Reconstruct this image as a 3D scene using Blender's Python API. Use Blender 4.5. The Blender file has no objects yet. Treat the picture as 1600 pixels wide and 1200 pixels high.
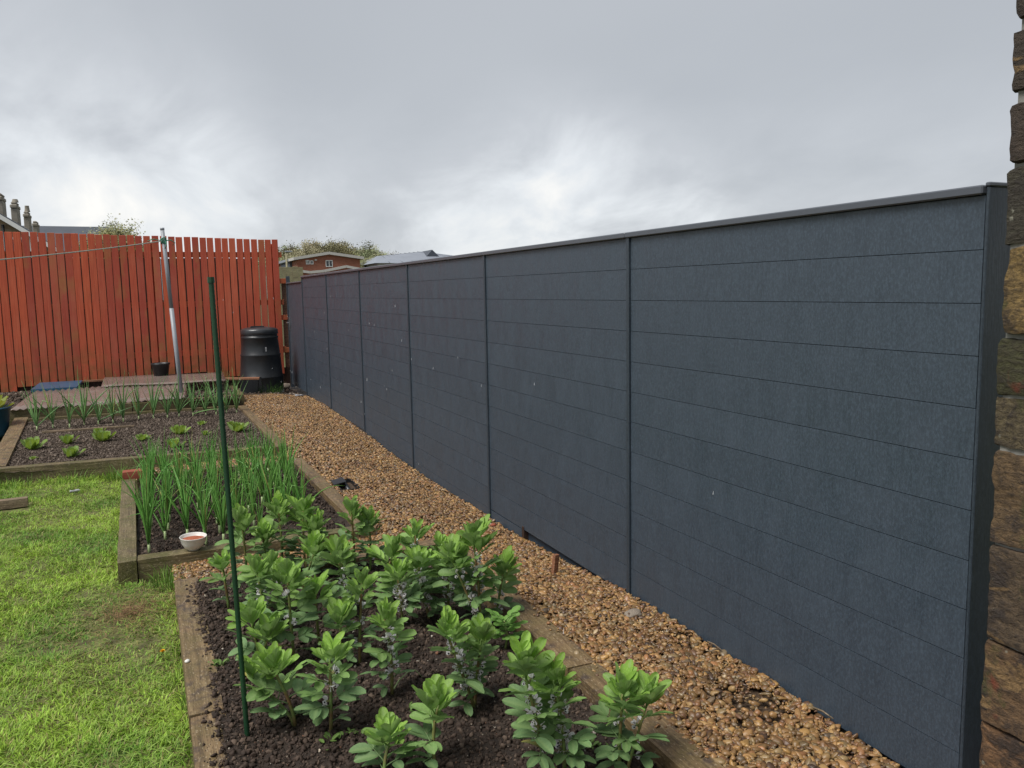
import bpy, bmesh, math, random
import numpy as np
from mathutils import Vector, Matrix, noise as mnoise, Euler

S = bpy.context.scene
COL = S.collection
R = math.radians
rnd = random.Random(7)
rng = np.random.default_rng(11)

# ------------------------------------------------------------------ camera
F_PX, YAW, PITCH, ROLL, CAM_H = 1249.577, 0.420932, 0.113768, 0.0185686, 1.55353
fw = np.array([math.sin(YAW)*math.cos(PITCH), math.cos(YAW)*math.cos(PITCH), -math.sin(PITCH)])
rt = np.array([math.cos(YAW), -math.sin(YAW), 0.0])
dn = np.cross(fw, rt)
c_, s_ = math.cos(ROLL), math.sin(ROLL)
rt, dn = c_*rt + s_*dn, -s_*rt + c_*dn
cam_d = bpy.data.cameras.new('camera')
cam = bpy.data.objects.new('camera', cam_d)
COL.objects.link(cam)
cam_d.sensor_width = 36.0
cam_d.lens = F_PX/1600*36
cam_d.clip_start = 0.05
cam_d.clip_end = 3000
cam.matrix_world = Matrix(((rt[0], -dn[0], -fw[0], 0), (rt[1], -dn[1], -fw[1], 0), (rt[2], -dn[2], -fw[2], CAM_H), (0, 0, 0, 1)))
S.camera = cam

def at(px, py, z=None, X=None, Y=None):
    """the point of the place seen at a photograph pixel, on a given level or upright plane"""
    d = (px-800)/F_PX*rt + (py-600)/F_PX*dn + fw
    if z is not None: t = (z-CAM_H)/d[2]
    elif X is not None: t = X/d[0]
    else: t = Y/d[1]
    return Vector((d[0]*t, d[1]*t, CAM_H+d[2]*t))

# ------------------------------------------------------------------ light
SUN_EL, SUN_AZ = 58.0, -108.0          # azimuth measured from +Y towards +X
EXPOSURE = 0.78
w = bpy.data.worlds.new('World'); S.world = w; w.use_nodes = True
nt = w.node_tree; nt.nodes.clear()
def wn(t, **k):
    n = nt.nodes.new(t)
    for a, b in k.items(): setattr(n, a, b)
    return n
out = wn('ShaderNodeOutputWorld'); bg = wn('ShaderNodeBackground')
sky = wn('ShaderNodeTexSky', sky_type='NISHITA', sun_disc=False)
sky.sun_elevation = R(SUN_EL); sky.sun_rotation = R(SUN_AZ)
tc = wn('ShaderNodeTexCoord'); sep = wn('ShaderNodeSeparateXYZ')
L = nt.links.new
L(tc.outputs['Generated'], sep.inputs[0])
def wmath(op, a, b=None, clamp=False):
    n = wn('ShaderNodeMath', operation=op, use_clamp=clamp)
    for i, v in enumerate((a, b)):
        if v is None: continue
        if isinstance(v, (int, float)): n.inputs[i].default_value = v
        else: L(v, n.inputs[i])
    return n.outputs[0]
den = wmath('ADD', wmath('MAXIMUM', sep.outputs[2], 0.0), 0.40)
ux = wmath('DIVIDE', sep.outputs[0], den); uy = wmath('DIVIDE', sep.outputs[1], den)
comb = wn('ShaderNodeCombineXYZ'); L(ux, comb.inputs[0]); L(uy, comb.inputs[1])
def wnoise(scale, det, rough, vec, dist=0.0):
    n = wn('ShaderNodeTexNoise'); n.inputs['Scale'].default_value = scale; n.inputs['Detail'].default_value = det
    n.inputs['Roughness'].default_value = rough; n.inputs['Distortion'].default_value = dist; L(vec, n.inputs['Vector'])
    return n.outputs['Fac']
mp = wn('ShaderNodeMapping'); mp.inputs['Scale'].default_value = (1.0, 0.7, 1.0); mp.inputs['Rotation'].default_value = (0, 0, R(20)); mp.inputs['Location'].default_value = (3.3, 1.2, 0)
L(comb.outputs[0], mp.inputs[0])
n1 = wnoise(1.3, 4, 0.5, mp.outputs[0], 0.2)
n2 = wnoise(4.2, 6, 0.55, mp.outputs[0], 0.35)
elev = wn('ShaderNodeMapRange'); elev.interpolation_type = 'SMOOTHSTEP'
elev.inputs['From Min'].default_value = 0.03; elev.inputs['From Max'].default_value = 0.30
elev.inputs['To Min'].default_value = 1.0; elev.inputs['To Max'].default_value = 0.0
L(sep.outputs[2], elev.inputs['Value'])
# cloud brightness: grey deck overhead, brighter broken cloud low down
low = elev.outputs[0]
s1 = wmath('MULTIPLY', wmath('SUBTRACT', n1, 0.5), 0.17)
def glow(px, py, width, amt):      # a thinner, brighter part of the cloud deck
    d = (px-800)/F_PX*rt+(py-600)/F_PX*dn+fw; d = d/np.linalg.norm(d)
    n = wn('ShaderNodeVectorMath', operation='DOT_PRODUCT'); L(tc.outputs['Generated'], n.inputs[0]); n.inputs[1].default_value = tuple(d)
    r_ = wn('ShaderNodeMapRange'); r_.interpolation_type = 'SMOOTHERSTEP'; L(n.outputs['Value'], r_.inputs['Value'])
    r_.inputs['From Min'].default_value = math.cos(R(width)); r_.inputs['From Max'].default_value = 1.0; r_.inputs['To Max'].default_value = amt
    return r_.outputs[0]
gl = wmath('ADD', glow(870, 425, 15, 0.20), glow(40, 345, 20, 0.18))
gl = wmath('MULTIPLY', gl, wmath('ADD', wmath('MULTIPLY', n2, 2.2), -0.15))
s2 = wmath('MULTIPLY', wmath('MULTIPLY', wmath('SUBTRACT', n2, 0.48), 1.15), low)
lum = wmath('ADD', wmath('ADD', wmath('MULTIPLY', low, 0.15), 0.455), wmath('ADD', wmath('ADD', s1, gl), wmath('MULTIPLY', s2, 0.5)))
ramp = wn('ShaderNodeValToRGB'); L(lum, ramp.inputs[0])
cr = ramp.color_ramp
cr.elements[0].position = 0.25; cr.elements[0].color = (0.35, 0.37, 0.405, 1)
cr.elements[1].position = 1.0; cr.elements[1].color = (0.96, 0.94, 0.90, 1)
for p_, c in ((0.45, (0.445, 0.47, 0.505, 1)), (0.60, (0.53, 0.555, 0.59, 1)), (0.78, (0.72, 0.75, 0.78, 1))):
    e = cr.elements.new(p_); e.color = c
skm = wn('ShaderNodeVectorMath', operation='SCALE'); skm.inputs['Scale'].default_value = 0.09
L(sky.outputs[0], skm.inputs[0])
mix = wn('ShaderNodeMix', data_type='RGBA'); mix.inputs['Factor'].default_value = 0.93
L(skm.outputs[0], mix.inputs['A']); L(ramp.outputs[0], mix.inputs['B'])
L(mix.outputs['Result'], bg.inputs[0]); bg.inputs[1].default_value = 0.66
L(bg.outputs[0], out.inputs[0])

sd = bpy.data.lights.new('sun', 'SUN'); sd.energy = 2.3; sd.angle = R(30); sd.color = (1.0, 0.97, 0.92)
so = bpy.data.objects.new('sun', sd); COL.objects.link(so)
sv = Vector((math.sin(R(SUN_AZ))*math.cos(R(SUN_EL)), math.cos(R(SUN_AZ))*math.cos(R(SUN_EL)), math.sin(R(SUN_EL))))
so.rotation_euler = sv.to_track_quat('Z', 'Y').to_euler()

S.view_settings.view_transform = 'Standard'
S.view_settings.look = 'None'
S.view_settings.exposure = EXPOSURE
S.view_settings.gamma = 1.0
S.view_settings.use_curve_mapping = False
S.render.engine = 'CYCLES'
S.cycles.use_denoising = True
S.cycles.max_bounces = 6
S.cycles.transparent_max_bounces = 8

# ------------------------------------------------------------------ materials
class Mat:
    def __init__(s, name, rough=0.6, spec=0.5, col=(0.5, 0.5, 0.5)):
        s.m = bpy.data.materials.new(name); s.m.use_nodes = True
        s.t = s.m.node_tree; s.b = s.t.nodes['Principled BSDF']
        s.b.inputs['Roughness'].default_value = rough
        s.b.inputs['Specular IOR Level'].default_value = spec
        s.b.inputs['Base Color'].default_value = (*col, 1)
        s.tc = s.t.nodes.new('ShaderNodeTexCoord')
        s.oi = s.t.nodes.new('ShaderNodeObjectInfo')
    def link(s, a, b): s.t.links.new(a, b)
    def n(s, t, **k):
        x = s.t.nodes.new(t)
        for a, b in k.items(): setattr(x, a, b)
        return x
    def val(s, sock, v):
        if isinstance(v, bpy.types.NodeSocket): s.link(v, sock)
        elif isinstance(v, tuple) and len(v) == 3 and sock.type == 'RGBA': sock.default_value = (*v, 1)
        else: sock.default_value = v
    def math(s, op, a, b=0.0, clamp=False):
        x = s.n('ShaderNodeMath', operation=op, use_clamp=clamp); s.val(x.inputs[0], a); s.val(x.inputs[1], b); return x.outputs[0]
    def vec(s, scale=(1, 1, 1), src='Object', per=True):
        mp = s.n('ShaderNodeMapping'); mp.inputs['Scale'].default_value = scale
        s.link(s.tc.outputs[src], mp.inputs[0])
        if per:
            a = s.n('ShaderNodeVectorMath', operation='ADD'); s.link(mp.outputs[0], a.inputs[0])
            m = s.n('ShaderNodeVectorMath', operation='SCALE'); s.link(s.oi.outputs['Random'], m.inputs[0]); m.inputs['Scale'].default_value = 37.0
            s.link(m.outputs[0], a.inputs[1]); return a.outputs[0]
        return mp.outputs[0]
    def noise(s, scale, det=4, rough=0.55, vec=None, dist=0.0):
        x = s.n('ShaderNodeTexNoise'); x.inputs['Scale'].default_value = scale; x.inputs['Detail'].default_value = det
        x.inputs['Roughness'].default_value = rough; x.inputs['Distortion'].default_value = dist
        s.link(vec if vec is not None else s.vec(), x.inputs['Vector']); return x.outputs['Fac']
    def ramp(s, fac, stops):
        x = s.n('ShaderNodeValToRGB'); s.link(fac, x.inputs[0]); e = x.color_ramp.elements
        while len(e) < len(stops): e.new(0.5)
        for el, (p, c) in zip(e, stops):
            el.position = p; el.color = (*c, 1) if isinstance(c, tuple) else (c, c, c, 1)
        return x.outputs[0]
    def mix(s, fac, a, b, mode='MIX'):
        x = s.n('ShaderNodeMix', data_type='RGBA', blend_type=mode)
        s.val(x.inputs['Factor'], fac); s.val(x.inputs['A'], a); s.val(x.inputs['B'], b); return x.outputs['Result']
    def range(s, v, a, b, c=0.0, d=1.0):
        x = s.n('ShaderNodeMapRange'); s.link(v, x.inputs['Value'])
        for k, q in zip(('From Min', 'From Max', 'To Min', 'To Max'), (a, b, c, d)): x.inputs[k].default_value = q
        return x.outputs[0]
    def col(s, c): s.val(s.b.inputs['Base Color'], c); return s
    def rough(s, r): s.val(s.b.inputs['Roughness'], r); return s
    def bump(s, h, strength=0.3, dist=0.01):
        x = s.n('ShaderNodeBump'); x.inputs['Strength'].default_value = strength; x.inputs['Distance'].default_value = dist
        s.link(h, x.inputs['Height']); s.link(x.outputs[0], s.b.inputs['Normal']); return s
    def translucent(s, fac, colsock):
        o = s.t.nodes['Material Output']; tr = s.n('ShaderNodeBsdfTranslucent'); s.val(tr.inputs[0], colsock)
        mx = s.n('ShaderNodeMixShader'); mx.inputs[0].default_value = fac
        s.link(s.b.outputs[0], mx.inputs[1]); s.link(tr.outputs[0], mx.inputs[2]); s.link(mx.outputs[0], o.inputs[0]); return s

M = {}
def mk_composite(name, base, dark):
    m = Mat(name, 0.5, 0.5)
    m.b.inputs['Specular IOR Level'].default_value = 0.75
    v = m.vec((1, 1, 0.10)); st = m.noise(120, 3, 0.6, v); st2 = m.noise(9, 4, 0.6, m.vec((1, 1, 0.35)))
    fine = m.noise(340, 2, 0.5, m.vec((1, 1, 0.05)))
    c = m.ramp(st, [(0.30, dark), (0.72, base)])
    c = m.mix(m.range(st2, 0.35, 0.75, 0, 0.25), c, tuple(x*1.35 for x in base))
    c = m.mix(m.math('MULTIPLY', m.oi.outputs['Random'], 0.40), c, dark)
    blot = m.noise(26, 3, 0.6, m.vec((1, 1, 0.5))); c = m.mix(m.range(blot, 0.45, 0.62, 0, 0.10), c, tuple(x*1.5 for x in base))
    wv = m.noise(150, 3, 0.7, m.vec((1, 1, 0.6))); c = m.mix(m.range(wv, 0.45, 0.70, 0, 0.55), c, tuple(x*1.9 for x in base))
    drip = m.noise(60, 2, 0.5, m.vec((1, 1, 0.02))); c = m.mix(m.range(drip, 0.60, 0.72, 0, 0.15), c, dark)
    m.col(c); m.rough(m.range(st2, 0.3, 0.7, 0.38, 0.55)); m.bump(m.math('ADD', st, fine), 0.35, 0.003)
    return m.m
M['board'] = mk_composite('composite_board', (0.040, 0.057, 0.078), (0.027, 0.039, 0.055))
M['post'] = mk_composite('composite_post', (0.026, 0.038, 0.052), (0.018, 0.027, 0.038))
m = Mat('cap_metal', 0.35, 0.6, (0.080, 0.088, 0.105)); m.bump(m.noise(60), 0.05); M['cap'] = m.m

def mk_red():
    m = Mat('red_stained_timber', 0.6, 0.35)
    g = m.noise(60, 4, 0.6, m.vec((1, 1, 0.05))); big = m.noise(3.5, 4, 0.6, m.vec((1.0, 1, 0.5)))
    r = m.oi.outputs['Random']
    c = m.ramp(g, [(0.25, (0.40, 0.066, 0.030)), (0.55, (0.55, 0.105, 0.045)), (0.8, (0.62, 0.16, 0.075))])
    c = m.mix(m.range(r, 0.0, 1.0, 0.0, 0.75), c, (0.30, 0.048, 0.036))
    brown = m.math('MULTIPLY', m.range(big, 0.50, 0.72), m.range(r, 0.55, 0.85, 0.1, 0.9))
    c = m.mix(brown, c, (0.34, 0.16, 0.05))
    pale = m.noise(2.2, 4, 0.6, m.vec((1, 1, 0.4))); c = m.mix(m.range(pale, 0.5, 0.75, 0, 0.5), c, (0.55, 0.17, 0.10))
    sepx = m.n('ShaderNodeSeparateXYZ'); m.link(m.tc.outputs['Object'], sepx.inputs[0])
    foot = m.math('MULTIPLY', m.range(sepx.outputs[2], 0.75, 0.0), m.range(m.noise(7, 3), 0.35, 0.65))
    c = m.mix(m.math('MULTIPLY', foot, 0.75), c, (0.17, 0.10, 0.030))
    sp = m.noise(90, 2, 0.5); c = m.mix(m.range(sp, 0.70, 0.75, 0, 0.5), c, (0.45, 0.30, 0.20))
    m.col(c); m.bump(g, 0.4, 0.004); return m.m
M['red'] = mk_red()

def mk_wood(name, a, b, moss, mossamt, dirt, rough=0.6):
    m = Mat(name, rough, 0.4)
    g = m.noise(70, 5, 0.65, m.vec((0.045, 1, 1)), 0.4); g2 = m.noise(14, 4, 0.6, m.vec((0.2, 1, 1)))
    c = m.ramp(g, [(0.28, tuple(x*0.35 for x in a)), (0.5, a), (0.75, b)])
    c = m.mix(m.range(g2, 0.35, 0.7, 0.0, 0.55), c, tuple(x*0.55 for x in a))
    n = m.noise(5, 5, 0.65); c = m.mix(m.math('MULTIPLY', m.range(n, 0.40, 0.62), mossamt), c, moss)
    n3 = m.noise(9, 5, 0.7, m.vec((1.7, 1.7, 1.7))); c = m.mix(m.range(n3, 0.50, 0.66, 0, dirt), c, (0.060, 0.042, 0.034))
    sp_ = m.noise(170, 3, 0.6, m.vec((0.35, 1, 1))); c = m.mix(m.range(sp_, 0.52, 0.66, 0, 0.55), c, tuple(x*0.22 for x in a))
    sp2 = m.noise(120, 2, 0.5, m.vec((0.5, 1.3, 1))); c = m.mix(m.range(sp2, 0.60, 0.70, 0, 0.45), c, (0.45, 0.36, 0.24))
    m.col(c); m.rough(m.range(g2, 0.3, 0.7, 0.42, 0.75)); m.bump(m.math('ADD', g, m.math('MULTIPLY', n3, 0.4)), 0.7, 0.006); return m.m
M['sleeper'] = mk_wood('sleeper_wood', (0.19, 0.122, 0.062), (0.36, 0.255, 0.140), (0.11, 0.095, 0.030), 0.45, 0.90)
M['sleeper_moss'] = mk_wood('mossy_sleeper_wood', (0.17, 0.13, 0.065), (0.27, 0.22, 0.12), (0.075, 0.075, 0.018), 0.8, 0.5)
M['timber'] = mk_wood('grey_timber', (0.24, 0.17, 0.11), (0.38, 0.29, 0.20), (0.13, 0.12, 0.06), 0.3, 0.4)
M['redpost'] = mk_wood('weathered_red_post', (0.20, 0.08, 0.05), (0.34, 0.22, 0.15), (0.10, 0.06, 0.04), 0.6, 0.5)
M['brownboard'] = mk_wood('brown_board', (0.30, 0.13, 0.07), (0.42, 0.24, 0.14), (0.2, 0.08, 0.04), 0.5, 0.3)
M['larch'] = mk_wood('pale_fence_timber', (0.30, 0.26, 0.15), (0.42, 0.38, 0.24), (0.22, 0.23, 0.12), 0.5, 0.2)

def mk_soil(name, a, b, sc=1.0):
    m = Mat(name, 0.8, 0.3); v = m.vec((1, 1, 1), per=False)
    n = m.noise(55*sc, 8, 0.72, v); n2 = m.noise(6, 4, 0.6, v)
    c = m.ramp(n, [(0.3, tuple(x*0.35 for x in a)), (0.55, a), (0.72, b)])
    c = m.mix(m.range(n2, 0.4, 0.65, 0, 0.5), c, tuple(x*0.6 for x in a))
    m.col(c); m.rough(m.range(n, 0.3, 0.7, 0.45, 0.9)); m.bump(n, 0.9, 0.012); return m.m
M['soil'] = mk_soil('wet_soil', (0.040, 0.028, 0.021), (0.085, 0.061, 0.046))
M['mulch'] = mk_soil('bark_mulch', (0.085, 0.062, 0.045), (0.18, 0.14, 0.105), 0.8)
M['gravelbase'] = mk_soil('gravel_bedding', (0.10, 0.065, 0.040), (0.22, 0.15, 0.09), 1.2)
m = Mat('field_ground', 0.9, 0.2); m.col(m.ramp(m.noise(0.4, 6, 0.6, m.vec(per=False)), [(0.35, (0.05, 0.06, 0.02)), (0.65, (0.10, 0.10, 0.045))])); M['field'] = m.m
m = Mat('lawn_soil', 0.9, 0.2); m.col(m.ramp(m.noise(14, 6, 0.6, m.vec(per=False)), [(0.35, (0.07, 0.065, 0.03)), (0.65, (0.16, 0.17, 0.06))])); m.bump(m.noise(40, 5), 0.8); M['lawn'] = m.m

def mk_inst(name, rough, spec, noise_amt, sc):
    m = Mat(name, rough, spec)
    a = m.n('ShaderNodeAttribute', attribute_type='INSTANCER', attribute_name='tint')
    n = m.noise(sc, 4, 0.6, m.vec(per=True))
    c = m.mix(m.range(n, 0.3, 0.7, 0.0, noise_amt), a.outputs['Color'], (0.05, 0.03, 0.02))
    m.col(c); m.bump(n, 0.25, 0.002); return m.m
M['pebble'] = mk_inst('wet_pebble', 0.33, 0.5, 0.35, 60)
M['clod'] = mk_inst('soil_clod', 0.75, 0.3, 0.5, 120)

def mk_attr(name, rough, spec, trans, atype='GEOMETRY'):
    m = Mat(name, rough, spec)
    a = m.n('ShaderNodeAttribute', attribute_type=atype, attribute_name='tint')
    m.col(a.outputs['Color']); m.translucent(trans, a.outputs['Color']); return m.m
M['grass'] = mk_attr('grass_blade', 0.55, 0.35, 0.35)

def mk_leaf(name, rough, trans, vein):
    m = Mat(name, rough, 0.4)
    mid = m.n('ShaderNodeAttribute', attribute_type='GEOMETRY', attribute_name='mid')
    n = m.noise(25, 3, 0.5)
    c = m.mix(m.range(n, 0.3, 0.7, 0.0, 0.28), m.oi.outputs['Color'], (0.04, 0.09, 0.02))
    c = m.mix(m.math('MULTIPLY', mid.outputs['Fac'], vein), c, (0.30, 0.42, 0.17))
    geo = m.n('ShaderNodeNewGeometry')
    c = m.mix(m.math('MULTIPLY', geo.outputs['Backfacing'], 0.35), c, (0.20, 0.29, 0.16))
    m.col(c); m.translucent(trans, c); m.bump(m.noise(70, 3), 0.25, 0.003); return m.m
M['leaf'] = mk_leaf('bean_leaf', 0.55, 0.38, 0.55)
M['tube'] = mk_leaf('onion_leaf', 0.38, 0.18, 0.0)
m = Mat('green_stem', 0.5, 0.4)
m.col(m.mix(m.range(m.noise(14, 3), 0.4, 0.65), (0.15, 0.23, 0.06), (0.21, 0.12, 0.055))); M['stem'] = m.m
m = Mat('onion_base', 0.4, 0.5, (0.33, 0.42, 0.19)); M['onionbase'] = m.m
m = Mat('white_petal', 0.55, 0.3, (0.88, 0.85, 0.86)); m.translucent(0.3, (0.88, 0.85, 0.86)); M['petal'] = m.m
M['petaldark'] = Mat('black_petal_blotch', 0.6, 0.3, (0.012, 0.01, 0.014)).m
M['yellow'] = Mat('yellow_petal', 0.6, 0.3, (0.75, 0.42, 0.01)).m

def plain(name, col, rough, spec=0.5, var=0.25, sc=12, bump=0.1, metal=0.0):
    m = Mat(name, rough, spec); n = m.noise(sc, 5, 0.6)
    m.col(m.mix(m.range(n, 0.3, 0.7, 0.0, var), col, tuple(x*0.45 for x in col))); m.bump(n, bump, 0.004)
    m.b.inputs['Metallic'].default_value = metal; return m.m
M['blackplastic'] = plain('black_plastic', (0.018, 0.020, 0.023), 0.38, 0.5, 0.5, 9, 0.15)
M['palerplastic'] = plain('black_plastic_lid', (0.030, 0.032, 0.036), 0.32, 0.6, 0.3, 9, 0.08)  # slightly paler, smoother black for the bin lid, its handle and the drain pipe
M['greenplastic'] = plain('green_coated_steel', (0.010, 0.050, 0.020), 0.42, 0.5, 0.4, 60, 0.2)
M['greypole'] = plain('grey_painted_steel', (0.29, 0.31, 0.34), 0.42, 0.5, 0.25, 14, 0.05)
M['rope'] = plain('pale_rope', (0.36, 0.42, 0.36), 0.8, 0.2, 0.4, 200, 0.5)
M['greenrope'] = plain('green_rope', (0.05, 0.22, 0.14), 0.8, 0.2, 0.4, 200, 0.5)
M['ceramic'] = plain('chipped_white_ceramic', (0.68, 0.66, 0.62), 0.3, 0.5, 0.18, 9, 0.1)
M['terracotta'] = plain('terracotta_granules', (0.42, 0.12, 0.06), 0.8, 0.3, 0.8, 60, 1.0)
M['blue'] = plain('blue_plastic', (0.03, 0.11, 0.20), 0.3, 0.5, 0.6, 4, 0.1)
M['brick'] = plain('red_brick', (0.30, 0.085, 0.05), 0.8, 0.3, 0.5, 30, 0.4)
M['rubble'] = plain('pale_rubble_stone', (0.30, 0.25, 0.20), 0.85, 0.3, 0.8, 14, 0.7)
M['debris'] = plain('grey_plastic_scrap', (0.40, 0.40, 0.42), 0.5, 0.4, 0.9, 40, 0.4)
M['slate'] = plain('grey_slate', (0.085, 0.095, 0.115), 0.85, 0.4, 0.4, 1.2, 0.2)
M['fascia'] = plain('pale_fascia', (0.50, 0.48, 0.45), 0.6, 0.4, 0.15, 1, 0.0)
M['whitepaint'] = plain('white_paint', (0.72, 0.72, 0.72), 0.5, 0.4, 0.1, 1, 0.0)
M['metalroof'] = plain('grey_metal_roof', (0.24, 0.26, 0.30), 0.5, 0.4, 0.25, 0.5, 0.0)
M['chrome'] = plain('steel_handle', (0.6, 0.6, 0.6), 0.3, 0.5, 0.1, 9, 0.0, 1.0)
M['mortar'] = plain('lime_mortar', (0.32, 0.31, 0.28), 0.9, 0.2, 0.7, 25, 0.8)
M['rain'] = plain('rain_drop', (0.80, 0.82, 0.85), 0.2, 0.5, 0.0, 3, 0.0)
m = Mat('window_glass', 0.08, 0.6, (0.03, 0.035, 0.04)); M['glass'] = m.m
m = Mat('dark_timber', 0.8, 0.2); m.col(m.ramp(m.noise(20, 4, 0.6, m.vec((1, 1, 0.1))), [(0.3, (0.025, 0.016, 0.012)), (0.7, (0.07, 0.04, 0.03))])); M['darktimber'] = m.m

def mk_brickwall(name, c1, c2, mortar, sx=0.225, sz=0.075):
    m = Mat(name, 0.85, 0.25)
    b = m.n('ShaderNodeTexBrick'); b.offset = 0.5
    sepx = m.n('ShaderNodeSeparateXYZ'); m.link(m.tc.outputs['Object'], sepx.inputs[0])
    cb = m.n('ShaderNodeCombineXYZ'); m.link(m.math('ADD', sepx.outputs[0], sepx.outputs[1]), cb.inputs[0]); m.link(sepx.outputs[2], cb.inputs[1])
    m.link(cb.outputs[0], b.inputs['Vector'])
    b.inputs['Scale'].default_value = 1.0; b.inputs['Brick Width'].default_value = sx; b.inputs['Row Height'].default_value = sz
    b.inputs['Mortar Size'].default_value = sz*0.07
    m.val(b.inputs['Color1'], c1); m.val(b.inputs['Color2'], c2); m.val(b.inputs['Mortar'], mortar)
    m.col(m.mix(m.range(m.noise(1.5, 4, 0.6, m.vec(per=False)), 0.3, 0.7, 0, 0.35), b.outputs['Color'], tuple(x*0.6 for x in c1)))
    m.bump(b.outputs['Fac'], -0.3, 0.01); return m.m
M['brickwall'] = mk_brickwall('red_brick_wall', (0.33, 0.12, 0.075), (0.27, 0.09, 0.055), (0.36, 0.24, 0.19))
M['stonehouse'] = mk_brickwall('sandstone_wall', (0.36, 0.26, 0.17), (0.20, 0.15, 0.11), (0.30, 0.25, 0.20), 0.45, 0.2)
M['chimneystone'] = mk_brickwall('sooty_chimney_stone', (0.30, 0.27, 0.22), (0.22, 0.20, 0.17), (0.30, 0.28, 0.24), 0.4, 0.18)

def mk_stone():
    m = Mat('weathered_sandstone', 0.8, 0.3)
    v = m.vec((1, 1, 1)); n = m.noise(9, 7, 0.68, v, 0.6); n2 = m.noise(4.5, 6, 0.65, m.vec((1, 1, 1.6)), 0.8); n3 = m.noise(34, 6, 0.65, m.vec((1, 1, 2.6)))
    base = m.mix(1.0, m.oi.outputs['Color'], (0.92, 0.86, 0.78), 'MULTIPLY')
    c = m.mix(m.range(n3, 0.3, 0.7, 0.0, 0.7), base, (0.045, 0.032, 0.024))
    c = m.mix(m.range(n, 0.50, 0.60, 0.0, 0.85), c, (0.040, 0.032, 0.030))
    c = m.mix(m.range(n2, 0.60, 0.63, 0.0, 0.85), c, (0.30, 0.19, 0.085))
    n6 = m.noise(60, 6, 0.75, m.vec((1, 1, 1.5))); c = m.mix(m.range(n6, 0.45, 0.62, 0.0, 0.65), c, (0.03, 0.024, 0.02)); n7 = m.noise(23, 3, 0.5); c = m.mix(m.range(n7, 0.70, 0.74, 0.0, 0.7), c, (0.34, 0.33, 0.26))
    n4 = m.noise(6, 5, 0.7, m.vec((1.3, 1.3, 1.0))); c = m.mix(m.range(n4, 0.57, 0.68, 0.0, 0.75), c, (0.075, 0.085, 0.022))
    n5 = m.noise(7, 4, 0.6, m.vec((0.8, 0.8, 0.8))); c = m.mix(m.range(n5, 0.66, 0.72, 0.0, 0.7), c, (0.26, 0.055, 0.03))
    m.col(c); m.rough(m.range(n, 0.3, 0.7, 0.85, 0.5)); m.bump(m.math('ADD', m.math('ADD', n3, n6), m.math('MULTIPLY', n, 1.2)), 1.0, 0.014); return m.m
M['stone'] = mk_stone()

def mk_sheet():
    m = Mat('corrugated_clear_plastic', 0.14, 0.6, (0.42, 0.36, 0.36))
    n = m.noise(5, 5, 0.6, m.vec(per=False)); c = m.mix(m.range(n, 0.35, 0.65, 0.0, 0.6), (0.36, 0.30, 0.27), (0.22, 0.13, 0.10)); m.col(c)
    m.rough(m.range(n, 0.3, 0.7, 0.06, 0.32))
    o = m.t.nodes['Material Output']; tr = m.n('ShaderNodeBsdfTransparent'); tr.inputs[0].default_value = (0.85, 0.82, 0.82, 1)
    mx = m.n('ShaderNodeMixShader'); mx.inputs[0].default_value = 0.42
    m.link(m.b.outputs[0], mx.inputs[1]); m.link(tr.outputs[0], mx.inputs[2]); m.link(mx.outputs[0], o.inputs[0]); return m.m
M['sheet'] = mk_sheet()
m = Mat('tree_bark', 0.9, 0.2); m.col(m.ramp(m.noise(6, 4, 0.6), [(0.3, (0.09, 0.08, 0.06)), (0.7, (0.22, 0.19, 0.15))])); M['bark'] = m.m
m = Mat('spring_foliage', 0.7, 0.2); m.col(m.mix(m.range(m.noise(0.9, 3, 0.5), 0.3, 0.7), m.oi.outputs['Color'], (0.26, 0.24, 0.15))); M['foliage'] = m.m

# ------------------------------------------------------------------ helpers
def mesh(name, verts, faces, mat=None, smooth=False):
    me = bpy.data.meshes.new(name)
    me.from_pydata([tuple(v) for v in verts], [], [tuple(f) for f in faces])
    for mm in (mat if isinstance(mat, (list, tuple)) else [mat]):
        if mm is not None: me.materials.append(mm)
    if smooth: me.shade_smooth()
    me.update(); return me
def obj(name, me, parent=None, loc=(0, 0, 0), rot=(0, 0, 0), scale=(1, 1, 1)):
    o = bpy.data.objects.new(name, me); COL.objects.link(o)
    o.parent = parent; o.location = loc; o.rotation_euler = rot; o.scale = scale; return o
def tag(o, label=None, cat=None, group=None, kind=None):
    if label: o['label'] = label
    if cat: o['category'] = cat
    if group: o['group'] = group
    if kind: o['kind'] = kind
    return o
def thing(name, label, cat, loc=(0, 0, 0), rot=(0, 0, 0), group=None):
    return tag(obj(name, None, None, loc, rot), label, cat, group)
def box_vf(x0, x1, y0, y1, z0, z1):
    v = [(x0, y0, z0), (x1, y0, z0), (x1, y1, z0), (x0, y1, z0), (x0, y0, z1), (x1, y0, z1), (x1, y1, z1), (x0, y1, z1)]
    return v, [(0, 3, 2, 1), (4, 5, 6, 7), (0, 1, 5, 4), (1, 2, 6, 5), (2, 3, 7, 6), (3, 0, 4, 7)]
def box_me(name, sx, sy, sz, mat, bevel=0.0, z0=0.0, seg=1):
    v, f = box_vf(-sx/2, sx/2, -sy/2, sy/2, z0, z0+sz)
    bm = bmesh.new(); vs = [bm.verts.new(p) for p in v]
    for q in f: bm.faces.new([vs[i] for i in q])
    if bevel: bmesh.ops.bevel(bm, geom=bm.edges[:], offset=bevel, segments=seg, affect='EDGES', profile=0.6)
    me = bpy.data.meshes.new(name); bm.to_mesh(me); bm.free(); me.materials.append(mat); return me
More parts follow.
